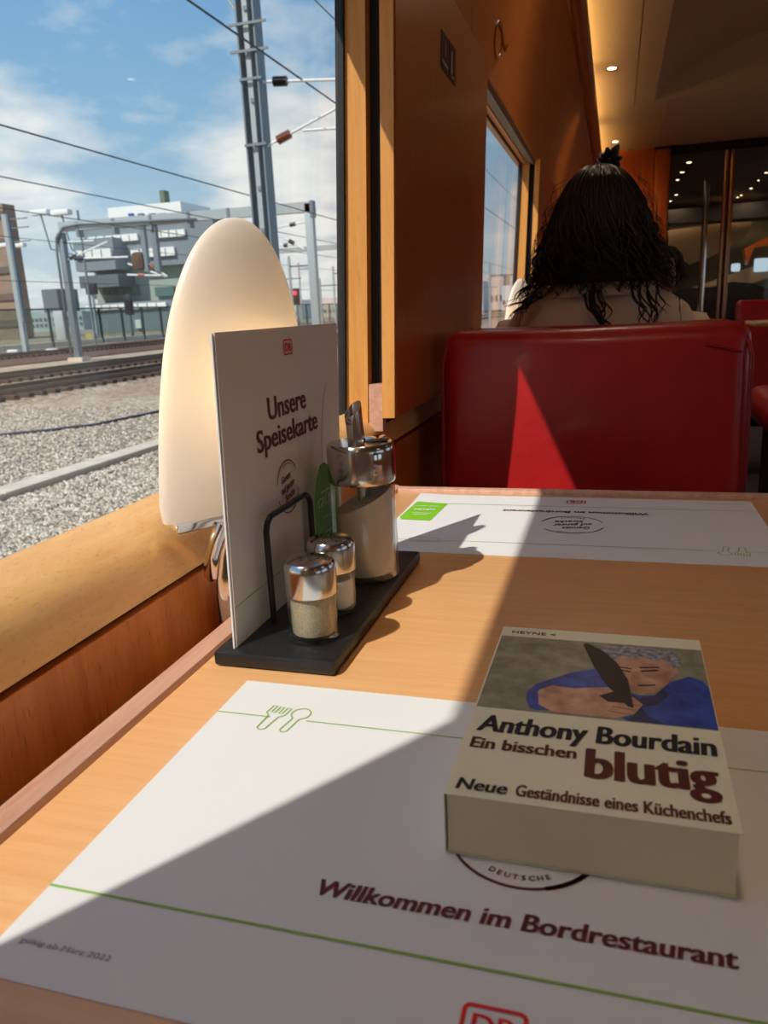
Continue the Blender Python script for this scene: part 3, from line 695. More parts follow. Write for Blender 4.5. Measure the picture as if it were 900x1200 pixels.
# ------------------------------------------------------------------ table lamp between menu and window
def table_lamp(loc, label):
    l = thing('table_lamp', label, 'lamp', loc, 0, 'opal table lamps at the windows')
    # local: x across the shade, y thickness, z up from the table top
    ang = math.radians(31)          # shade's width direction, measured from the rail axis towards the aisle
    ux = Vector((math.sin(ang), math.cos(ang), 0)); uy = Vector((-ux.y, ux.x, 0))
    H0, H1, HW, TK = .086, .315, .0690, .0150; OFF = Vector((.0135, .008, 0))
    bm = bmesh.new(); rings = []; ns = 40
    for k in range(29):
        t = k/28; z = H0+(H1-H0)*t
        t = 1-(1-t)**1.6; z = H0+(H1-H0)*t; s = max(0, 1-t**3)**.5*(1-.04*max(0, 1-t/.06)**2)
        s = max(s, .004); w = HW*s; th = TK*max(.05, s**.75)
        rings.append([ux*(w*math.cos(2*PI*j/ns)) + uy*(th*math.copysign(abs(math.sin(2*PI*j/ns))**.8, math.sin(2*PI*j/ns))) + Vector((0, 0, z)) + ux*((z-H0)*.10) for j in range(ns)])
    loft(bm, rings, caps=False)
    sh = bm_obj('shade', bm, M_SHADE, l, smooth=True); sh.location = OFF
    bm = bmesh.new(); box(bm, -.060, .052, -.008, .008, .0770, .0857, .002)
    pl = bm_obj('base_plate', bm, M_CHROME, l, auto=40); pl.location = OFF; pl.rotation_euler = (0, 0, math.atan2(ux.y, ux.x))
    boxobj('bulb_socket', (-.010, .010, -.010, .010, .0857, .092), M_BLACK, l).location = OFF
    # chrome blade from the table edge up to the plate
    bld = [(0, .006, -.07), (0, .006, .010), (.001, .006, .028), (.005, .006, .046), (.012, .005, .064), (.017, .004, .078)]
    tubeobj('stem', bld, [.015, .015, .0145, .0135, .013, .013], M_CHROME, l, 16, .34, Vector((.30, .95, 0)))
    tubeobj('stem_brace', [(-.002, -.020, .030), (-.001, -.020, .034), (.001, -.019, .052), (.006, -.017, .066), (.011, -.014, .078)], [.002, .006, .0065, .0065, .0065], M_CHROME, l, 14)
    pd = bpy.data.lights.new('bulb', 'POINT'); pd.energy = .22; pd.color = (1, .58, .20); pd.shadow_soft_size = .008
    po = bpy.data.objects.new('bulb', pd); COL.objects.link(po); po.parent = l; po.location = OFF + Vector((0, 0, .185)) + ux*.022
    return l
table_lamp((-.3125, .556, T), 'opal half-egg table lamp on a chrome stem behind the menu card')
l2 = table_lamp((-.3125, 2.52, T), 'opal half-egg table lamp at the far window beside the seated woman')

# ================================================================== seats
def seat(loc, rz, label, group=None, width=.488):
    s = thing('restaurant_chair', label, 'seat', loc, rz, group); hw = width/2
    def lean(bm):
        for v in bm.verts: v.co.y += max(0, v.co.z-.42)*.07
    def soft(name, dims, bev, parent, amp=.004, seed=0, seg=4):
        bm = bmesh.new(); box(bm, *dims, bev, seg)
        bmesh.ops.subdivide_edges(bm, edges=[e for e in bm.edges if e.calc_length() > .06], cuts=7, use_grid_fill=True)
        r = random.Random(seed); ph = [(r.uniform(8, 26), r.uniform(8, 26), r.uniform(0, 6)) for _ in range(5)]
        for v in bm.verts:
            d = sum(math.sin(a*v.co.x+b*v.co.z+c) for a, b, c in ph)/5
            v.co.y += d*amp; v.co.z += d*amp*.4
        return bm
    bm = soft('backrest', (-hw, hw, -.055, .035, .40, .937), .028, s, .005, 4, 6); lean(bm); bm_obj('backrest', bm, M_LEATHER, s, smooth=True)
    tubeobj('top_seam', [(hw-.070, -.0535+.031, .906), (hw-.045, -.0545+.031, .900), (hw-.020, -.050+.031, .893), (hw-.004, -.035+.031, .888), (hw+.001, 0+.031, .886)], .0022, M_SEAM, s, 6)
    for sx in (-1, 1):
        x = sx*(hw-.002)
        tubeobj('piping', [(x, -.052+max(0, z-.42)*.07, z) for z in (.42, .6, .75, .86, .885)]+[(x-sx*.004, -.046+.034, .905), (x-sx*.012, -.036+.035, .925), (x-sx*.022, -.020+.036, .9365)], .0035, M_SEAM, s, 8)
    bm = soft('cushion', (-hw, hw, -.47, -.06, .32, .425), .035, s, .003, 2); bm_obj('cushion', bm, M_LEATHER, s, smooth=True)
    boxobj('side_frame', (-hw+.02, -hw+.05, -.40, 0, .0, .318), M_STEEL, s, .004); boxobj('side_frame', (hw-.05, hw-.02, -.40, 0, .0, .318), M_STEEL, s, .004)
    boxobj('back_shell', (-hw+.012, hw-.012, .034, .050, .20, .86), M_BLACK, s, .004)
    return s
SX = -.0395
seat((SX, 1.335, 0), 0, 'red leather seat with a worn top roll, across the table from the book', 'red dining seats')
seat((SX, 1.50, 0), PI, 'red leather seat that the woman with long dark hair sits on', 'red dining seats')
seat((SX, 3.56, 0), 0, 'red leather seat facing the woman across her own table', 'red dining seats')
seat((.93, 5.0, 0), 0, 'red leather seat across the aisle by the glass partition', 'red dining seats', .52)
sx2 = thing('padded_bench', 'low padded red bench end in the aisle beside the dining seats', 'bench', (.62, 2.16, 0))
bm = bmesh.new(); box(bm, -.275, .3, -.2, .2, T-.10, T-.005, .045, 5); bm_obj('pad', bm, M_LEATHER, sx2, auto=60)
boxobj('plinth', (-.22, .28, -.18, .18, 0, T-.10), M_BLACK, sx2, .01)
at = thing('aisle_table', 'small wooden table edge in front of the seat across the aisle', 'table', (0, 0, 0))
boxobj('table_top', (.66, 1.2, 4.25, 4.62, T+.075, T+.095), M_TABLE, at, .008)
boxobj('pedestal', (.88, .96, 4.4, 4.48, 0, T+.075), M_STEEL, at, .006)
# the woman's table: a second one of the same kind
t2 = copy_tree(tb); t2.location = (0, 1.90, 0); t2['label'] = 'beech dining table in front of the woman with long dark hair'

# ================================================================== people
def to_mesh(o, voxel, smooth_it=6):
    md = o.modifiers.new('remesh', 'REMESH'); md.mode = 'VOXEL'; md.voxel_size = voxel; md.use_smooth_shade = True
    m2 = o.modifiers.new('smooth', 'SMOOTH'); m2.iterations = smooth_it; m2.factor = .5
    dg = bpy.context.evaluated_depsgraph_get(); dg.update()
    me = bpy.data.meshes.new_from_object(o.evaluated_get(dg)); o.modifiers.clear(); old = o.data; o.data = me; bpy.data.meshes.remove(old)
    for p in me.polygons: p.use_smooth = True
def torso_rings(k=0.0, top=True, n=28):
    spec = [(.44, .165, .115, .00), (.52, .170, .125, .0), (.62, .150, .110, .005), (.72, .148, .105, .008), (.82, .165, .112, .006), (.88, .176, .108, .002), (.925, .178, .095, .0), (.965, .160, .082, -.002), (.990, .122, .072, -.002), (1.003, .078, .060, 0)]
    if top: spec += [(1.015, .054, .055, .004), (1.035, .050, .053, .010)]
    return [ell(0, dy, z, rx+k, ry+k, n, 2.3 if z < .95 else 2.0) for z, rx, ry, dy in spec]
def limb(bm, pts, rad, n=12): tube(bm, pts, rad, n)
def person(loc, rz, label, cloth, lean=0.0, hair=None, loose=True):
    """seated figure, facing +y in its own frame, origin on the floor below the pelvis"""
    p = thing('person', label, 'person', loc, rz)
    def bend(v):
        if lean and v.z > .50:
            t = min(1, (v.z-.50)/.5); a = lean*t; dz = v.z-.50
            return Vector((v.x, v.y+dz*math.sin(a), .50+dz*math.cos(a)))
        return v
    bm = bmesh.new(); loft(bm, torso_rings())
    hd = [(1.02, .050, .058, .012), (1.035, .058, .072, .020), (1.06, .066, .084, .020), (1.09, .072, .092, .015), (1.125, .075, .096, .008), (1.16, .074, .096, .0), (1.19, .067, .088, -.004), (1.215, .050, .066, -.006), (1.228, .025, .034, -.006)]
    loft(bm, [ell(0, dy, z, rx, ry, 28) for z, rx, ry, dy in hd])
    tube(bm, [(0, .100, 1.135), (0, .116, 1.105), (0, .104, 1.095)], [.007, .011, .007], 10)      # nose
    for sx in (-1, 1):
        tube(bm, [(sx*.073, .0, 1.10), (sx*.080, -.006, 1.12), (sx*.080, -.008, 1.14)], [.006, .010, .006], 8)   # ear
        sh, el_, wr_ = Vector((sx*.160, .0, .925)), Vector((sx*.215, .09, .700)), Vector((sx*.12, .315, .775))
        limb(bm, [sh, sh.lerp(el_, .5), el_], [.050, .045, .038]); limb(bm, [el_, el_.lerp(wr_, .5), wr_], [.038, .036, .026])
        hn = Vector((sx*-.25, .95, 0)).normalized(); side = Vector((hn.y, -hn.x, 0))
        tube(bm, [wr_, wr_+hn*.04, wr_+hn*.085], [.026, .034, .030], 12, True, .5, side)
        for k, ln in enumerate((.062, .072, .068, .052)):
            b0 = wr_+hn*.075+side*((k-1.5)*.018)
            tube(bm, [b0, b0+hn*ln*.55+Vector((0, 0, .004)), b0+hn*ln+Vector((0, 0, -.008))], [.0092, .0086, .007], 8)
        b0 = wr_+hn*.02-side*sx*.028
        tube(bm, [b0, b0+hn*.03-side*sx*.022, b0+hn*.062-side*sx*.026], [.011, .0098, .008], 8)
        hp, kn, an = Vector((sx*.085, .05, .50)), Vector((sx*.10, .46, .505)), Vector((sx*.10, .43, .09))
        limb(bm, [hp, hp.lerp(kn, .5), kn], [.085, .075, .058]); limb(bm, [kn, kn.lerp(an, .4), an], [.055, .054, .036])
        tube(bm, [an+Vector((0, -.04, -.045)), an+Vector((0, .05, -.045)), an+Vector((0, .16, -.055))], [.036, .040, .028], 12)
    for v in bm.verts: v.co = bend(v.co)
    b = bm_obj('body', bm, M_SKIN, p); to_mesh(b, .0075)
    for sx in (-1, 1):   # eyes and mouth
        bm = bmesh.new(); bmesh.ops.create_uvsphere(bm, u_segments=12, v_segments=8, radius=.011)
        for v in bm.verts: v.co = bend(Vector((v.co.x+sx*.031, v.co.y*.6+.098, v.co.z*.6+1.132)))
        bm_obj('eye', bm, M_BLACKINK, b, smooth=True)
    bm = bmesh.new(); tube(bm, [bend(Vector(q)) for q in ((-.022, .093, 1.072), (0, .101, 1.070), (.022, .093, 1.072))], [.003, .005, .003], 8); bm_obj('mouth', bm, M_MAROON, b)
    # jacket: torso and sleeves a little larger than the body
    bm = bmesh.new(); loft(bm, torso_rings(.012, False))
    for sx in (-1, 1):
        sh, el_, wr_ = Vector((sx*.155, .0, .928)), Vector((sx*.215, .09, .700)), Vector((sx*.127, .29, .768))
        tube(bm, [sh, sh.lerp(el_, .5), el_, el_.lerp(wr_, .5), wr_], [.060, .056, .050, .046, .038], 14)
    for v in bm.verts: v.co = bend(v.co)
    j = bm_obj('jacket', bm, cloth, p); to_mesh(j, .009, 4)
    # folded collar
    bm = bmesh.new(); r = []
    for z, k, lift in ((.995, .085, 0), (1.028, .067, 0), (1.030, .071, 0), (1.004, .096, 0), (.990, .108, 0), (.986, .104, 0)):
        r.append([bend(Vector((k*1.12*math.cos(2*PI*i/32), .002+k*math.sin(2*PI*i/32), z-.02*max(0, math.sin(2*PI*i/32))))) for i in range(32)])
    loft(bm, r, caps=False); bm_obj('collar', bm, cloth, p, smooth=True)
    # trousers
    bm = bmesh.new(); loft(bm, torso_rings(.010, False)[:3])
    for sx in (-1, 1):
        hp, kn, an = Vector((sx*.085, .05, .50)), Vector((sx*.10, .46, .505)), Vector((sx*.10, .43, .12))
        tube(bm, [hp, hp.lerp(kn, .5), kn, kn.lerp(an, .4), an], [.095, .085, .070, .064, .052], 14)
        tube(bm, [an+Vector((0, -.05, -.075)), an+Vector((0, .05, -.072)), an+Vector((0, .17, -.085))], [.042, .046, .032], 12)
    bm_obj('trousers', bm, M_DARKCLOTH, p); to_mesh(p.children[-1], .010, 3)
    return p, bend
def hair_mesh(bend, seed, nlock, prof, zend, cx=0.0, curl=1.0, front_gap=.42):
    """a solid inner mass plus many wavy tapering locks, all hanging from the crown; prof: z -> (rx, ry)"""
    rnd = random.Random(seed)
    def R(z):
        if z >= prof[0][0]: return prof[0][1:]
        for (a, ax, ay), (b, bx, by) in zip(prof, prof[1:]):
            if z >= b:
                t = (a-z)/(a-b); return (ax+(bx-ax)*t, ay+(by-ay)*t)
        return prof[-1][1:]
    bm = bmesh.new(); rings = []
    for i in range(22):
        z = prof[0][0]-.004-(prof[0][0]-zend-.02)*i/21; rx, ry = R(z); ring = []
        for j in range(36):
            a = 2*PI*j/36; s = math.sin(a); y = ry*.95*s
            if s > front_gap and z < 1.185: y = min(y, ry*front_gap)      # leave the face free
            ring.append(bend(Vector((cx+rx*.95*math.cos(a), y-.008, z))))
        rings.append(ring)
    loft(bm, rings)
    for k in range(nlock):
        a = rnd.uniform(math.radians(150), math.radians(390)) if rnd.random() < .96 else rnd.uniform(0, 2*PI)
        s = math.sin(a)
        ze = zend+rnd.uniform(-.012, .075) ; ph = rnd.uniform(0, 2*PI); fq = rnd.uniform(34, 62); amp = rnd.uniform(.002, .0065)*curl
        k0 = rnd.uniform(.97, 1.055); zs = rnd.uniform(1.17, prof[0][0]-.003); n_ = 22; pts_ = []; rad = []
        drift = rnd.uniform(-.10, .10); rr = rnd.uniform(.0016, .0046)
        for i in range(n_):
            t = i/(n_-1); z = zs+(ze-zs)*t; rx, ry = R(z); aa = a+drift*t; w = amp*(t**1.2)*(1+1.6*t)
            x = cx+rx*k0*math.cos(aa)+w*math.sin(fq*z*1.3+ph); y = ry*k0*math.sin(aa)+w*math.cos(fq*z*1.3+ph*1.3)-.008
            pts_.append(bend(Vector((x, y, z)))); rad.append(rr*(.5+.5*math.sin(PI*min(1, t*1.1+.12))) if t < .9 else rr*.25)
        tube(bm, pts_, rad, 5)
    return bm
PX, PY = -.033, 1.70
woman, wb = person((PX, PY, 0), 0, 'woman seen from behind, long dark wavy hair, beige jacket', M_JACKET)
wprof = [(1.236, .006, .006), (1.231, .024, .034), (1.220, .042, .062), (1.20, .060, .086), (1.165, .079, .103), (1.12, .092, .110), (1.07, .106, .113), (1.03, .119, .116), (1.00, .131, .116), (.95, .142, .114)]
bm = hair_mesh(wb, 11, 620, wprof, .996, -.004, 1.9)
# the loose ringlets that fall over the collar
def ringlet(bm, p0, p1, turns, r0, th, seed):
    p0, p1 = Vector(p0), Vector(p1); n_ = 44; pts_ = []
    for i in range(n_):
        t = i/(n_-1); c = p0.lerp(p1, t); a = turns*2*PI*t+seed; rr = r0*(t**.8)
        pts_.append(c+Vector((rr*math.cos(a), -.02*math.sin(PI*t)-.006+rr*.6*math.sin(a), rr*.35*math.sin(a))))
    tube(bm, pts_, [th*(1-.75*(i/(n_-1))**2) for i in range(n_)], 6)
rq = random.Random(8)
for (a, b, t_, r_, th, s_) in (((-.010, -.118, 1.00), (.012, -.128, .915), 1.2, .017, .0058, .4), ((-.016, -.118, 1.00), (.004, -.126, .925), 1.0, .013, .0045, 1.6), ((-.004, -.116, 1.0), (.020, -.126, .922), 1.4, .014, .0038, 2.2),
        ((.066, -.112, .995), (.086, -.118, .925), 1.2, .013, .0042, .8), ((.080, -.105, .995), (.112, -.112, .920), 1.3, .012, .0032, 2.4), ((.10, -.090, 1.0), (.118, -.10, .945), 1.1, .012, .0030, 1.0),
        ((-.120, -.090, 1.0), (-.165, -.095, .958), 1.1, .012, .0042, 2.8), ((-.115, -.095, 1.0), (-.150, -.105, .965), 1.3, .011, .0034, .2), ((-.125, -.07, 1.01), (-.170, -.075, .975), 1.0, .010, .003, 1.2)):
    for q in range(5):
        j_ = lambda m: rq.uniform(-m, m)
        ringlet(bm, Vector(a)+Vector((j_(.012), j_(.006), j_(.012))), Vector(b)+Vector((j_(.008), j_(.004), j_(.016))), t_*rq.uniform(.8, 1.2), r_*rq.uniform(.5, 1.0), th*rq.uniform(.35, .62), s_+j_(.5))
rw = random.Random(5)
for k in range(60):      # flyaway hairs round the outline
    sd = rw.choice((-1, 1)); z0_ = rw.uniform(1.0, 1.225); pts_ = []
    for i in range(9):
        t = i/8; z = z0_-.13*t*rw.uniform(.6, 1); w_ = next((b_+(a_-b_)*0 for zz, a_, b_ in wprof if z >= zz), .11)
        rx = [r_ for zz, r_, _ in wprof if zz <= max(z, .951)][0]
        pts_.append(Vector((-.004+sd*(rx+.004+.012*math.sin(2.6*t+k)), -.03+.05*math.sin(k), z)))
    tube(bm, pts_, .0005, 4)
bm_obj('hair', bm, M_HAIR, woman, smooth=True)
bm = bmesh.new(); rings = []
for i in range(64):
    a = 2*PI*i/64; ruff = 1+.32*math.sin(a*11)+.12*math.sin(a*5+1); c = Vector((.013+.012*math.cos(a), -.012+.010*math.sin(a)*.6, 1.240+.013*math.sin(a)))
    rad_d = Vector((math.cos(a), 0, math.sin(a)))
    rings.append([c+(rad_d*math.cos(2*PI*j/10)+Vector((0, 1, 0))*math.sin(2*PI*j/10)*1.2)*.0095*ruff for j in range(10)])
rings.append(rings[0]); loft(bm, rings, caps=False)
tube(bm, [(.020, -.012, 1.252), (.027, -.012, 1.263), (.030, -.012, 1.268)], [.009, .006, .002], 8); tube(bm, [(.010, -.012, 1.252), (.008, -.012, 1.264)], [.009, .003], 8)
bm_obj('hair_scrunchie', bm, M_SCRUNCH, woman, smooth=True)

man, mb = person((.12, 3.22, 0), PI, 'person with dark curly hair in brown top, bent over far table', mat('brown_top', lin(92, 64, 48), .9), lean=.5)
bm = hair_mesh(mb, 21, 160, [(1.240, .010, .012), (1.225, .060, .070), (1.20, .080, .098), (1.16, .090, .108), (1.11, .090, .106), (1.08, .084, .100)], 1.085, 0, 1.6)
bm_obj('hair', bm, M_HAIR, man, smooth=True)

# ================================================================== signs and hooks on the wall
def wall_quad(parent, name, pix, m, proud=.0008):
    q = []
    for u, v in pix:
        z = .65
        for _ in range(4): p = at_x(u, v, xi(z)+proud); z = p.z-T
        q.append(p)
    # squared up on the panel: the longest extents in y and z
    ya = (q[0].y+q[3].y)/2; yb = (q[1].y+q[2].y)/2; za = (q[0].z+q[1].z)/2; zb = (q[2].z+q[3].z)/2
    bm = bmesh.new(); A = []
    for y, z in ((ya, za), (yb, za), (yb, zb), (ya, zb)): A.append(Vector((xi(z-T), y, z)))
    f = bm.faces.new([bm.verts.new(a+Vector((proud, 0, 0))) for a in A]); g = bmesh.ops.extrude_face_region(bm, geom=[f])
    for e in g['geom']:
        if isinstance(e, bmesh.types.BMVert): e.co.x -= proud-.0001
    bm_obj(name, bm, m, parent); return (ya, yb, za, zb)
sn = thing('pictogram_sign', 'black sticker pair with white pictograms on the brown pillar panel', 'sign', (0, 0, 0))
M_SIGN = mat('sign_black', lin(28, 22, 22), .4); M_SIGNW = mat('sign_white', lin(206, 190, 176), .5)
ya, yb, za, zb = wall_quad(sn, 'plate', [(518, 34), (526, 47), (525.3, 88), (516.3, 80)], M_SIGN)
def sign_part(y0_, y1_, z0_, z1_, dz=0):
    bm = bmesh.new(); P4 = [(y0_, z0_), (y1_, z0_+dz), (y1_, z1_+dz), (y0_, z1_)]
    A = [bm.verts.new((xi(z-T)+.0012, y, z)) for y, z in P4]; bm.faces.new(A); bm_obj('pictogram', bm, M_SIGNW, sn)
h_ = za-zb; w_ = yb-ya
sign_part(ya+.10*w_, ya+.95*w_, zb+.20*h_, zb+.28*h_, -.05*h_); sign_part(ya+.55*w_, ya+.62*w_, zb+.42*h_, zb+.85*h_)
ya, yb, za, zb = wall_quad(sn, 'plate', [(527.3, 48.7), (535, 58.7), (532.7, 101.3), (526, 89.3)], M_SIGN)
h_ = za-zb; w_ = yb-ya
sign_part(ya+.28*w_, ya+.48*w_, zb+.18*h_, zb+.80*h_); sign_part(ya+.40*w_, ya+.75*w_, zb+.10*h_, zb+.16*h_)
def upx(z):
    for (xa, a), (xb, b) in zip(up, up[1:]):
        if a <= z <= b: return xa+(xb-xa)*(z-a)/(b-a)
    return up[0][0]
hk = thing('coat_hook', 'oval wooden coat hook plate above the windows', 'coat hook', (0, 0, 0))
c_y, c_z = 2.045, .842
def hkp(dy, dz, out): return (upx(c_z+dz)+out, c_y+dy, T+c_z+dz)
bm = bmesh.new(); rr = [hkp(.052*math.cos(a), .036*math.sin(a), .001) for a in [2*PI*i/32 for i in range(33)]]; tube(bm, rr, .0028, 8, False); bm_obj('plate_rim', bm, M_RAIL, hk, smooth=True)
tubeobj('hook', [hkp(-.012, .030, .0), hkp(-.012, .012, .010), hkp(-.004, -.010, .014), hkp(.006, -.022, .020), hkp(.014, -.010, .022)], [.003, .003, .0035, .0035, .003], M_RAIL, hk)
hk2 = thing('wire_coat_hook', 'dark bent wire hook at the top of the pillar panel', 'coat hook', (0, 0, 0))
tubeobj('hook', [(-.283, 1.47, T+.835), (-.276, 1.475, T+.805), (-.270, 1.485, T+.785), (-.262, 1.50, T+.782), (-.258, 1.51, T+.80)], .0022, M_BLACK, hk2)

# ================================================================== bistro beyond the glass
M_LAMPB = emitter('bistro_glow', (1, .72, .42, 1), 5)
for (u, v, r) in ((807.5, 190, .020), (799.5, 201.5, .018), (794, 210.5, .014), (792.5, 228, .016), (786, 235.5, .013), (880, 220.5, .016), (868.5, 228.5, .014), (864.5, 231, .012), (889, 211, .010), (898, 202, .014)):
    p = at_z(u, v, T+1.298)
    if p.y > YF-.2: p = at_z(u, v, T+1.298); s_ = (YF-.3)/p.y
    p.y = min(p.y, YF-.3)
    d = thing('bistro_spotlight', 'tiny warm spotlight in the dark bistro ceiling behind the glass', 'light', (p.x, p.y, T+1.297), 0, 'spotlights in the bistro ceiling')
    latheobj('ring', [(r*1.0, 0), (r*1.4, -.002), (r*1.4, .002), (r, .003)], M_BRONZE, d, 12); latheobj('lens', [(0, -.006), (r*.8, -.004), (r, .002), (0, .002)], M_LAMPB, d, 12)
    ld = bpy.data.lights.new('lamp', 'SPOT'); ld.energy = 5; ld.color = (1, .74, .48); ld.spot_size = math.radians(165); ld.spot_blend = .6; ld.shadow_soft_size = .03
    lo = bpy.data.objects.new('lamp', ld); COL.objects.link(lo); lo.parent = d; lo.location = (0, 0, -.02)
p = at_y(821, 350, 8.3)
tubeobj('steel_pole', [(p.x, 8.3, 0), (p.x, 8.3, T+1.30)], .028, M_STEEL, None, 14)
tag(bpy.data.objects['steel_pole'], 'slim steel pole in the bistro behind the glass partition', 'pole')
def slab(name, label, pix, y0_, y1_, m, cat='panel'):
    bm = bmesh.new(); A = [at_y(u, v, y0_) for u, v in pix]; B = [Vector((a.x, y1_, a.z)) for a in A]
    va = [bm.verts.new(a) for a in A]; vb = [bm.verts.new(b) for b in B]; k = len(A)
    bm.faces.new(va[::-1]); bm.faces.new(vb)
    for i in range(k): bm.faces.new((va[i], va[(i+1) % k], vb[(i+1) % k], vb[i]))
    return tag(bm_obj(name, bm, m), label, cat)
slab('bistro_soffit', 'dark horizontal soffit with spotlights over the bistro counter', [(783, 246), (930, 232), (930, 252), (783, 262)], 9.65, 10.1, mat('soffit_dark', lin(34, 28, 26), .7))
slab('bistro_canopy', 'long beige canopy panel hanging over the bistro counter', [(783, 270), (884, 256), (872, 280), (835, 300), (783, 318)], 10.2, 10.5, M_BEIGE)
slab('bistro_canopy', 'lower slanted beige bulkhead strip behind the glass partition', [(790, 345), (930, 296), (930, 316), (800, 358)], 10.0, 10.3, M_BEIGE)
slab('bistro_arch', 'orange wooden arch piece in the bistro behind the glass partition', [(872, 292), (930, 262), (930, 282), (884, 290), (876, 310)], 9.7, 9.9, M_ORANGE)
slab('bistro_backwall', 'olive grey glass splashback behind the bistro counter', [(783, 262), (930, 250), (930, 340), (783, 352)], 10.8, 10.9, mat('olive_glass', lin(118, 112, 84), .4))
slab('bistro_counter', 'dark bistro counter front with rounded stools in front', [(783, 345), (800, 338), (838, 336), (858, 330), (882, 332), (900, 338), (930, 340), (930, 470), (783, 470)], 9.0, 9.6, mat('counter_dark', lin(24, 20, 22), .6), 'counter')
for (u0, u1, v0, v1) in ((857, 867, 309, 318), (884, 900, 303, 318)):
    a = at_y(u0, v0, 9.95); b = at_y(u1, v1, 9.95)
    tag(boxobj('bistro_window', (a.x, b.x, 9.93, 9.96, b.z, a.z), emitter('daylight_opening_%d' % u0, (.62, .78, .86, 1), .75), None, .02, 3), 'small bright window opening seen through the bistro', 'window', 'bright bistro windows')

# ================================================================== outside: ground, tracks, masts, buildings
def gravel_mat():
    m = bpy.data.materials.new('gravel'); m.use_nodes = True; t = m.node_tree; p = t.nodes['Principled BSDF']; L = t.links.new
    tc = N(t, 'ShaderNodeTexCoord'); v = N(t, 'ShaderNodeTexVoronoi'); v.inputs['Scale'].default_value = 11; L(tc.outputs['Object'], v.inputs['Vector'])
    n = N(t, 'ShaderNodeTexNoise'); n.inputs['Scale'].default_value = .35; n.inputs['Detail'].default_value = 5; L(tc.outputs['Object'], n.inputs['Vector'])
    r = ramp(t, [(0, lin(126, 110, 92)), (.5, lin(182, 164, 140)), (1, lin(224, 208, 184))]); L(v.outputs['Color'], r.inputs[0])
    r2 = ramp(t, [(.35, lin(230, 208, 190)), (.65, lin(255, 250, 240))]); L(n.outputs['Fac'], r2.inputs[0])
    mx = N(t, 'ShaderNodeMixRGB', blend_type='MULTIPLY'); mx.inputs[0].default_value = 1; L(r.outputs[0], mx.inputs[1]); L(r2.outputs[0], mx.inputs[2]); L(mx.outputs[0], p.inputs['Base Color'])
    p.inputs['Roughness'].default_value = .9
    return m
M_GRAVEL = gravel_mat()
M_RUST = mat('rusty_ballast', lin(96, 66, 48), .95, var=(2.5, .3)); M_SLEEPER = mat('dark_sleeper', lin(84, 66, 54), .9); M_RAILST = mat('rail_steel', lin(120, 104, 92), .35, .7)
M_GALV = mat('galvanised', lin(128, 136, 140), .55, .3); M_GALVL = mat('galvanised_light', lin(176, 182, 180), .5, .2); M_CONC = mat('concrete', lin(210, 194, 170), .9, var=(3, .12))
M_WIREOUT = mat('contact_wire', lin(58, 66, 72), .6); M_WHITE = mat('white_tube', lin(232, 234, 230), .5); M_INSB = mat('insulator_black', lin(36, 36, 40), .4); M_INSR = mat('insulator_brown', lin(150, 84, 58), .4)
G = GROUND
struct(boxobj('ground', (-420, -1.6, -60, 700, G-.3, G), M_GRAVEL))
struct(boxobj('ground_far', (4, 120, -60, 300, G-.3, G), M_GRAVEL))
# loose stones in the near part of the bed
import array
rs = random.Random(4); vv = []; ff = []
for k in range(30000):
    u = rs.uniform(-10, 330); v = rs.uniform(478, 655)
    p = at_z(u, v, G)
    if p.y < 0 or p.x < -16.2 or p.y > 30 or abs(p.x+7.75) < .23 or (abs(p.y-12) < .5 and abs(p.x-at_y(303, 170, 12.0).x) < .7): continue
    s = rs.uniform(.018, .045); b = len(vv); a0 = rs.uniform(0, 3)
    for j in range(4):
        a = a0+j*PI/2+rs.uniform(-.3, .3); q = s*rs.uniform(.7, 1.2); vv.append((p.x+q*math.cos(a), p.y+q*math.sin(a), G+s*rs.uniform(.0, .35)))
    vv.append((p.x+s*rs.uniform(-.3, .3), p.y+s*rs.uniform(-.3, .3), G+s*rs.uniform(.6, 1.0)))
    ff += [(b, b+1, b+4), (b+1, b+2, b+4), (b+2, b+3, b+4), (b+3, b, b+4)]
me = bpy.data.meshes.new('ballast_stones'); me.from_pydata(vv, [], ff); me.update()
M_STONE = mat('stone', lin(176, 166, 152), .9)
t_ = M_STONE.node_tree; gi = N(t_, 'ShaderNodeNewGeometry'); rr_ = ramp(t_, [(0, lin(104, 92, 78)), (.5, lin(188, 170, 146)), (1, lin(230, 216, 196))])
t_.links.new(gi.outputs['Random Per Island'], rr_.inputs[0]); t_.links.new(rr_.outputs[0], t_.nodes['Principled BSDF'].inputs['Base Color'])
tag(link('ballast_stones', me, M_STONE), 'pale grey crushed stone ballast between train and first track', 'gravel', kind='stuff')

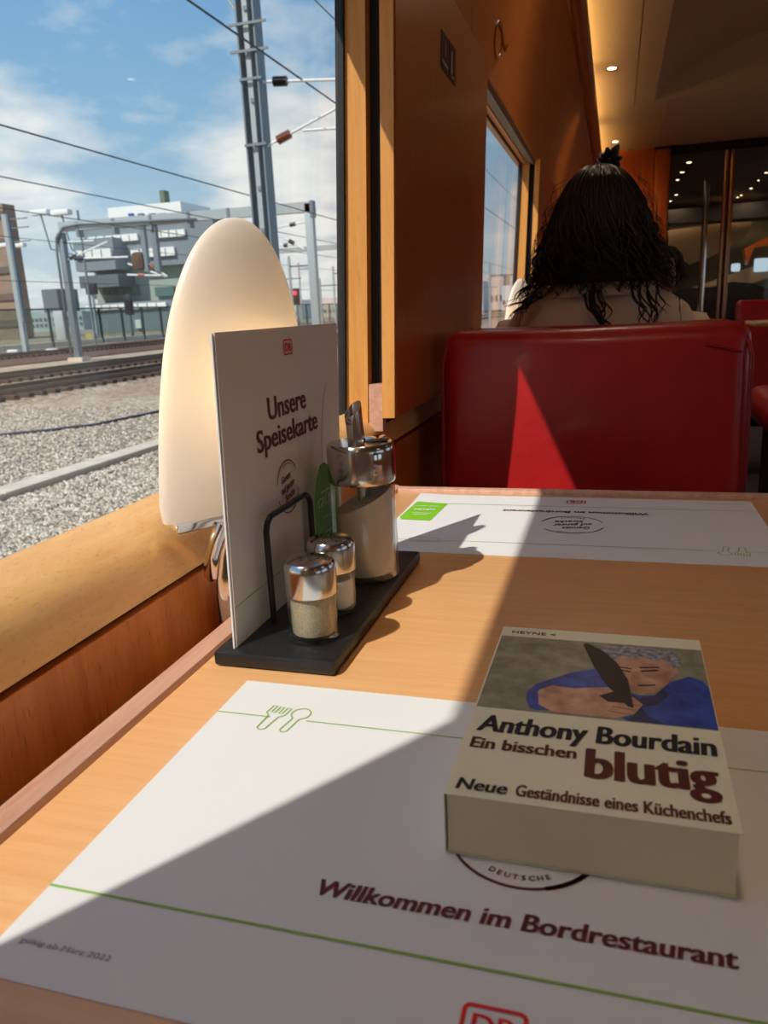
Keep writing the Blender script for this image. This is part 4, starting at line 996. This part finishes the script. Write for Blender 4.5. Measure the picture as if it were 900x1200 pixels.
def rail_profile(): return [(-.07, 0), (.07, 0), (.07, .02), (.02, .04), (.02, .12), (.036, .13), (.036, .17), (-.036, .17), (-.036, .13), (-.02, .12), (-.02, .04), (-.07, .02)]
bm = bmesh.new(); box(bm, -1.3, 1.3, -.13, .13, -.02, .12, .02, 1); sl_me = bpy.data.meshes.new('sleeper'); bm.to_mesh(sl_me); bm.free(); sl_me.materials.append(M_SLEEPER)
for X, ya_, yb_, lab in ((-18.2, 8, 130, 'railway track nearest the train with dark sleepers and shiny rails'), (-23.6, 12, 170, 'middle railway track beyond the first one'), (-40.6, 24, 84, 'rusty railway track just in front of the glass barrier')):
    t = thing('railway_track', lab, 'railway track', (X, 0, G))
    prismobj('track_bed', [(-1.75, 0), (-1.45, .10), (1.45, .10), (1.75, 0)], 'y', ya_, yb_, M_RUST if X < -30 else M_GRAVEL, t)
    for sx in (-.7535, .7535): prismobj('rail', [(x+sx, z+.22) for x, z in rail_profile()], 'y', ya_, yb_, M_RAILST, t)
    y = ya_+.2
    cnt = 0
    while y < min(yb_, ya_+66):
        o = bpy.data.objects.new('sleeper', sl_me); COL.objects.link(o); o.parent = t; o.location = (0, y, .12); y += .60; cnt += 1
struct(boxobj('ground_strip', (-52, -33.5, 20, 300, G, G+.06), M_RUST))
# concrete cable duct with its lids
cd = thing('cable_duct', 'concrete cable duct with flat lids running through the ballast', 'duct', (-7.75, 0, G))
boxobj('trough', (-.17, .17, 2, 40, 0, .06), M_CONC, cd)
for k in range(30): boxobj('lid', (-.19, .19, 4+k*1.0+.006, 5+k*1.0-.006, .06, .10), M_CONC, cd, .006, 1)
pts_ = [at_z(-20, 512, G+.03), at_z(60, 504, G+.03), at_z(110, 498, G+.03), at_z(168, 486, G+.03), at_z(240, 470, G+.03)]
tag(tubeobj('ground_line', pts_, .035, M_WIREOUT, None, 8), 'dark line lying across the gravel in front of the first track', 'cable')  # thin dark tube drawn as the line across the gravel

# the big mast beside our own track
my = 12.0; mc = at_y(303, 170, my)
ms = thing('catenary_mast', 'tall grey steel catenary mast with insulated arms, close to the window', 'mast', (mc.x, my, G))
bm = bmesh.new(); box(bm, -.15, -.125, -.14, .14, 0, 9.5); box(bm, .125, .15, -.14, .14, 0, 9.5); box(bm, -.125, .125, -.02, .02, 0, 9.5); bm_obj('post', bm, M_GALV, ms)
boxobj('conduit', (-.05, .03, -.10, -.02, 0, 9.5), M_GALVL, ms)
boxobj('foot', (-.3, .3, -.3, .3, 0, .25), M_CONC, ms)
def zpx(v, u=300): return at_y(u, v, my).z-G
for v in (30, 62, 95, 172): 
    z = zpx(v); w_ = .34 if v in (30, 62) else .20
    boxobj('bracket', (-w_*.8, w_, -.165, -.141, z-.018, z+.018), M_GALV, ms)
for z in [1.0+.62*k for k in range(13)]: boxobj('step_bolt', (-.02, .045, -.125, -.10, z-.03, z+.03), M_GALV, ms)
def arm(p0, p1, ins0, ins1, m_ins):
    a = at_y(*p0, my)-Vector((mc.x, my, G)); b = at_y(*p1, my)-Vector((mc.x, my, G)); e = a+(b-a)*2.2
    tubeobj('arm', [a, e], .022, M_WHITE, ms, 8)
    pts_ = []; rad = []
    for i in range(25): pts_.append(a.lerp(b, ins0+(ins1-ins0)*i/24)); rad.append(.075 if i % 3 == 1 else .05)
    tubeobj('insulator', pts_, rad, m_ins, ms, 10)
arm((306, 96), (398, 93), .16, .34, M_INSB); arm((312, 172), (398, 125), .16, .34, M_INSR)
a = at_y(355, 153, my)-Vector((mc.x, my, G)); b = at_y(398, 150, my)-Vector((mc.x, my, G)); tubeobj('arm', [a, a+(b-a)*3], .020, M_WHITE, ms, 8)
for p0, p1 in (((268, 0), (281, 20)), ((294, 0), (290, 14))):
    a = at_y(*p0, my)-Vector((mc.x, my, G)); b = at_y(*p1, my)-Vector((mc.x, my, G)); tubeobj('stay', [a+(a-b)*2, b], .02, M_GALVL, ms, 8)

# wires run along the track
for i, (u, v, X, r, lab) in enumerate(((300, 55, -4.6, .014, 'dark overhead wire passing in front of the tall mast'), (380, 10, -4.6, .010, 'short overhead wire at the top of the window next to the tall mast'), (150, 188, -12.5, .020, 'overhead wire running down towards the middle of the tall mast'), (80, 222, -20, .022, 'thin overhead wire that ends above the office building'), (20, 246, -24, .020, 'thin overhead wire just above the station lamp heads'), (20, 278, -30, .016, 'thin overhead wire behind the station lamp pole'), (60, 330, -30, .016, 'low thin overhead wire beside the portal leg'))):
    p = at_x(u, v, X)
    tag(tubeobj('overhead_wire', [(X, 1.5, p.z), (X, 60, p.z-.05), (X, 150, p.z)], r, M_WIREOUT, None, 6), lab, 'wire', 'overhead wires')

# portal gantry across the far tracks
gy = 40.5; a = at_y(70, 262, gy); b = at_y(362, 238, gy)
pg = thing('portal_gantry', 'grey steel portal gantry spanning the far tracks', 'gantry', (0, gy, G))
boxobj('leg', (a.x-.17, a.x+.19, -.2, .2, 0, a.z-G-.5), M_GALV, pg, .03)
boxobj('leg', (b.x-.22, b.x+.22, -.2, .2, 0, b.z-G), M_GALVL, pg, .03)
bm = bmesh.new(); tube(bm, [(a.x-.30, -.26, .2), (a.x-.28, -.26, a.z-G-1.6), (a.x-.15, -.28, a.z-G-.8), (a.x+.4, -.30, a.z-G-.25), (a.x+1.5, -.30, a.z-G-.15), (a.x+9, -.30, b.z-G-.35)], .075, 10); bm_obj('conduit', bm, M_GALV, pg, smooth=True)
za_, zb_ = a.z-G, b.z-G
bm = bmesh.new(); box(bm, a.x, b.x+.22, -.2, .2, -.45, .05)
for v in bm.verts: v.co.z += za_+(zb_-za_)*(v.co.x-a.x)/(b.x-a.x)
bm_obj('beam', bm, M_GALVL, pg)
for k in range(7):
    x = a.x+1.2+k*2.4; boxobj('beam_collar', (x, x+.16, -.24, .24, zb_-.72, zb_+.10), M_GALV, pg)
for u, w_ in ((170, .26), (183, .30)):
    c = at_y(u, 290, gy); tp = at_y(u-2, 250, gy); bt_ = at_y(u+4, 318, gy); boxobj('drop_post', (c.x-w_/2, c.x+w_/2, -.15, .15, bt_.z-G, tp.z-G), M_GALV, pg)
c = at_y(88, 400, gy); boxobj('base_plate', (a.x-.5, a.x+.5, -.4, .4, 0, .25), M_CONC, pg)
boxobj('switch_box', (a.x-1.0, a.x-.35, -.5, -.1, 1.3, 3.0), M_GALVL, pg, .03)
for (p0, p1, ins) in (((70, 284), (110, 282), M_INSB), ((80, 304), (126, 283), M_INSB), ((84, 303), (150, 301), M_INSB), ((194, 324), (150, 309), M_INSR), ((194, 323), (149, 322), M_INSR), ((196, 324), (168, 305), M_INSR), ((318, 268), (358, 260), M_INSB), ((318, 270), (356, 292), M_INSB), ((318, 288), (345, 287), M_INSB)):
    q0 = at_y(*p0, gy)-Vector((0, gy, G)); q1 = at_y(*p1, gy)-Vector((0, gy, G)); tubeobj('arm', [q0, q1], .05, M_WHITE, pg, 6)
    tubeobj('insulator', [q0.lerp(q1, .05 if p0[0] < 190 else .55), q0.lerp(q1, .22 if p0[0] < 190 else .7)], .11, ins, pg, 8)
c0, c1 = at_y(155, 296, gy), at_y(172, 316, gy); boxobj('tension_unit', (c0.x, c1.x, -.3, .3, c1.z-G, c0.z-G), M_RUST, pg, .2)

def lattice_mast(u, vt, vb, y, w, label, m=None, group=None, lattice=True):
    c = at_y(u, (vt+vb)/2, y); zt_ = at_y(u, vt, y).z; ms = thing('distant_mast', label, 'mast', (c.x, y, G), 0, group)
    if lattice:
        for sx in (-1, 1): boxobj('chord', (sx*w/2-w*.22, sx*w/2+w*.22, -.1, .1, 0, zt_-G), m or M_GALV, ms)
        k = max(4, int((zt_-G)/1.2))
        for i in range(k): boxobj('rung', (-w/2, w/2, -.04, .04, (zt_-G)*i/k+.2, (zt_-G)*i/k+.42), m or M_GALV, ms)
    else: boxobj('post', (-w/2, w/2, -w/2, w/2, 0, zt_-G), m or M_GALV, ms)
    return ms, c, zt_
ms, c, zt_ = lattice_mast(18, 250, 411, 58, .42, 'pale steel mast with small side arms in front of the brown building', M_GALVL, None, False)
boxobj('flange', (.21, .42, -.2, .2, 2.6, zt_-G), M_GALV, ms)
for dz in (.4, 1.1, 2.2): boxobj('side_arm', (0, 2.2, -.06, .06, zt_-G-dz-.08, zt_-G-dz), M_GALV, ms)
# station lamps
sl = thing('station_lamp', 'white twin-head station lamp on a thin pole by the gantry leg', 'street lamp', (at_y(98, 300, 70).x, 70, G))
lx = at_y(98, 300, 70).x
tubeobj('pole', [(0, 0, 0), (0, 0, at_y(96, 246, 70).z-G)], .12, M_GALV, sl, 8)
for u in (47.5, 72):
    q = at_y(u, 249.5, 70); 
    boxobj('lamp_head', (q.x-lx-1.05, q.x-lx+1.05, -.4, .4, q.z-G-.22, q.z-G+.28), M_WHITE, sl, .1); tubeobj('bracket_arm', [(q.x-lx, 0, q.z-G-.2), (q.x-lx+.6, 0, q.z-G-3.5), (0, 0, q.z-G-4.5)], .09, M_GALV, sl, 6)
sl2 = thing('station_lamp', 'white twin-head station lamp partly hidden by the pale steel mast', 'street lamp', (at_y(14, 300, 90).x, 90, G)); lx = at_y(14, 300, 90).x
tubeobj('pole', [(0, 0, 0), (0, 0, at_y(14, 288, 90).z-G)], .12, M_GALV, sl2, 8)
for u in (3, 22):
    q = at_y(u, 287.5, 90); boxobj('lamp_head', (q.x-lx-1.0, q.x-lx+1.0, -.4, .4, q.z-G-.25, q.z-G+.25), M_WHITE, sl2, .1)
# small signal post with yellow box, dark signal, white track markers
sp = at_z(116, 402, G); zz = at_y(106, 332, sp.y).z
s1 = thing('signal_post', 'thin grey signal post with a yellow box at its foot', 'signal', (sp.x, sp.y, G))
tubeobj('post', [(0, 0, 0), (0, 0, zz-G)], .16, M_GALVL, s1, 8); boxobj('head', (-.6, .6, -.3, .3, zz-G-1.2, zz-G), M_INSB, s1, .05); boxobj('yellow_box', (-1.3, -.2, -.5, .3, 0, 1.1), mat('ochre', lin(206, 176, 112), .7), s1, .05)
sp = at_z(156, 398, G); zz = at_y(154, 345, sp.y).z
s2 = thing('signal_post', 'black signal head on a post in front of the glass barrier', 'signal', (sp.x, sp.y, G))
tubeobj('post', [(0, 0, 0), (0, 0, zz-G)], .2, M_GALV, s2, 8); boxobj('head', (-.5, .5, -.3, .3, zz-G-2.4, zz-G), M_INSB, s2, .1)
for u, v in ((16, 414), (62, 413)):
    q = at_z(u, v, G); tag(boxobj('track_marker', (q.x-.55, q.x+.55, q.y-.2, q.y+.2, G+.06, G+.30), M_WHITE, None, .08), 'small white marker block lying on the rusty track bed', 'marker', 'white track markers')
# transparent noise barrier
M_BARGL = clear('barrier_glass', (.72, .80, .78, 1), .6)
nb = thing('noise_barrier', 'transparent noise barrier with dark posts along the far tracks', 'barrier', (-56, 0, G))
for k in range(34):
    y = 44+k*4.2; boxobj('post', (-.12, .12, y-.10, y+.10, 0, 3.9), mat('barrier_post', lin(70, 78, 78), .6), nb)
    boxobj('glass_panel', (-.02, .02, y+.10, y+4.1, .55, 3.75), M_BARGL, nb)
    boxobj('kick_board', (-.06, .06, y+.10, y+4.1, 0, .5), M_CONC, nb); boxobj('top_rail', (-.06, .06, y+.10, y+4.1, 3.75, 3.9), mat('barrier_post', lin(70, 78, 78), .6), nb)

# office building
by = 150.0
ob = thing('office_building', 'grey stepped office building with white window bands behind the gantry', 'building', (0, by, G))
M_OFF = mat('facade_grey', lin(128, 137, 142), .8); M_OFFD = mat('facade_dark', lin(98, 108, 112), .8); M_OFFG = mat('facade_green', lin(156, 168, 156), .6); M_BAND = mat('window_white', lin(240, 240, 232), .4)
def blk(name, u0, u1, v0, v1, dy0, dy1, m, parent=None):
    a = at_y(u0, (v0+v1)/2, by); b = at_y(u1, (v0+v1)/2, by); t_ = at_y((u0+u1)/2, v0, by); c = at_y((u0+u1)/2, v1, by)
    return boxobj(name, (a.x, b.x, dy0, dy1, c.z-G, t_.z-G), m, parent or ob)
blk('upper_volume', 99, 252, 258, 312, 0, 18, M_OFF); blk('lower_volume', 108, 262, 310, 400, 2, 20, M_OFFG); blk('base_volume', 118, 270, 352, 412, -3, 20, M_OFF)
blk('roof_block', 128, 214, 240, 262, -.4, 12, M_BAND); blk('corner_volume', 101, 147, 281, 318, -4, 1, M_OFF); blk('overhang', 107, 152, 323, 337, -4, 4, M_OFFD); blk('plinth_volume', 95, 120, 328, 350, 3, 10, M_OFFD)
for q in ((105, 163, 276, 284, -.6), (181, 218, 270, 278, -.6), (102.5, 145, 294, 303, -4.6), (155, 206, 291, 301, -.6), (112, 160, 357, 363, -3.6), (162, 205, 355, 361, -3.6), (170, 176, 374, 384, -3.6)):
    w_ = blk('window_band', q[0], q[1], q[2], q[3], q[4], q[4]+.6, M_BAND)  # white reflection put into the panes' own colour
    n_ = max(1, int((q[1]-q[0])/9))
    for i in range(1, n_):
        u = q[0]+(q[1]-q[0])*i/n_; blk('mullion', u-.35, u+.35, q[2], q[3], q[4]-.1, q[4]+.1, M_OFF, w_)
for i in range(5):
    u = 116+i*8.6; blk('window', u, u+7.8, 334, 346, 1.2, 2.2, mat('window_green', lin(96, 122, 114), .3))
blk('window', 178, 200, 336, 347, 1.2, 2.2, mat('window_green', lin(96, 122, 114), .3))
blk('chimney', 172, 177.5, 219, 242, 5, 7, mat('olive_mast', lin(104, 112, 92), .8))
for u0, u1 in ((153, 158.5), (164, 168), (187, 197)): blk('roof_sign', u0, u1, 250.5, 253.5, -.9, -.5, mat('sign_blue', lin(56, 74, 168), .6))
bb = thing('brown_building', 'brown brick block at the edge of the window behind the pale steel mast', 'building', (0, 120, G))
M_BRN = mat('brown_brick', lin(150, 126, 108), .9, var=(.4, .15)); M_BRD = mat('brown_band', lin(112, 96, 86), .8)
a = at_y(-60, 300, 120); b = at_y(12, 300, 120); tp = at_y(5, 238, 120).z-G
boxobj('wall', (a.x-30, b.x, 0, 3, 0, tp), M_BRN, bb)
for k in range(5): boxobj('floor_band', (a.x-30, b.x+.2, -.3, 0, tp*(k+.5)/5, tp*(k+.5)/5+1.1), M_BRD, bb)
def far_block(u0, u1, v, y, m, label, rows=0):
    a = at_y(u0, v, y); b = at_y(u1, v, y); f = thing('far_building', label, 'building', (0, y, G)); h = at_y((u0+u1)/2, v, y).z-G
    boxobj('wall', (a.x, b.x, 0, 20, 0, h), m, f)
    for r in range(rows):
        nw = max(3, int((u1-u0)/5))
        for i in range(nw):
            x = a.x+(b.x-a.x)*(i+.25)/nw; w_ = (b.x-a.x)/nw*.5; boxobj('window', (x, x+w_, -.3, 0, h*(.25+.3*r), h*(.25+.3*r)+h*.16), M_OFFD, f)
    return f
M_FAR = mat('far_facade', lin(186, 190, 190), .9); M_FARP = mat('far_pink', lin(214, 196, 186), .9); M_FARW = mat('far_white', lin(222, 224, 222), .9)
far_block(24, 96, 366, 260, M_FAR, 'long low pale grey building beyond the barrier', 2)
far_block(48, 66, 339, 420, M_OFFD, 'small dark tower block on the far skyline')
far_block(322, 350, 352, 300, M_FARW, 'pale block on the skyline between lamp and gantry leg', 1); far_block(366, 405, 349, 345, M_FARP, 'pinkish block on the skyline right of the gantry leg', 1)
far_block(540, 566, 330, 300, M_FARW, 'pale house front seen low through the far window', 2); far_block(567, 590, 322, 340, M_FARP, 'pinkish house seen low through the far window', 1); far_block(588, 625, 334, 280, M_FARW, 'white house at the far edge of the far window', 1)
far_block(270, 330, 356, 380, M_FAR, 'grey block on the skyline behind the table lamp', 1)
for i, (u, vt, vb, y, w_) in enumerate(((341, 300, 380, 90, .26), (334, 318, 380, 120, .24), (376, 326, 380, 124, .30), (392, 312, 380, 130, .26), (352, 308, 380, 150, .3), (574, 310, 370, 88, .26), (566, 330, 370, 160, .26))):
    ms, c, zt_ = lattice_mast(u, vt, vb, y, w_, 'thin pale catenary mast far down the line', M_GALVL, 'thin masts far down the line', False)
    boxobj('cross_arm', (-.1, 3.0, -.08, .08, zt_-G-1.3, zt_-G-1.1), M_GALV, ms)
rg = thing('red_signal', 'railway signal showing a red light next to the gantry leg', 'signal', (at_y(347, 345, 88).x, 88, G)); zz = at_y(347, 345, 88).z-G
tubeobj('post', [(0, 0, 0), (0, 0, zz)], .10, M_GALV, rg, 8); boxobj('head', (-.35, .40, -.2, .2, zz-1.1, zz+.7), M_INSB, rg, .08)
latheobj('red_lens', [(0, -.02), (.22, -.02), (.22, .02), (0, .02)], emitter('signal_red', (1, .05, .12, 1), 2.2), rg, 14, (0, 0, 0)).location = (-.05, -.22, zz+.15); rg.children[-1].rotation_euler = (PI/2, 0, 0)
# second portal further on, right of the lamp
p2 = thing('distant_gantry', 'second steel gantry far behind the first', 'gantry', (0, 95, G)); a = at_y(318, 293, 95); b = at_y(420, 287, 95)
boxobj('beam', (a.x, b.x, -.2, .2, a.z-G-.5, a.z-G+.1), M_GALVL, p2); boxobj('leg', (b.x-.2, b.x+.2, -.2, .2, 0, a.z-G), M_GALVL, p2); boxobj('leg', (a.x-.2, a.x+.2, -.2, .2, 0, a.z-G), M_GALVL, p2)
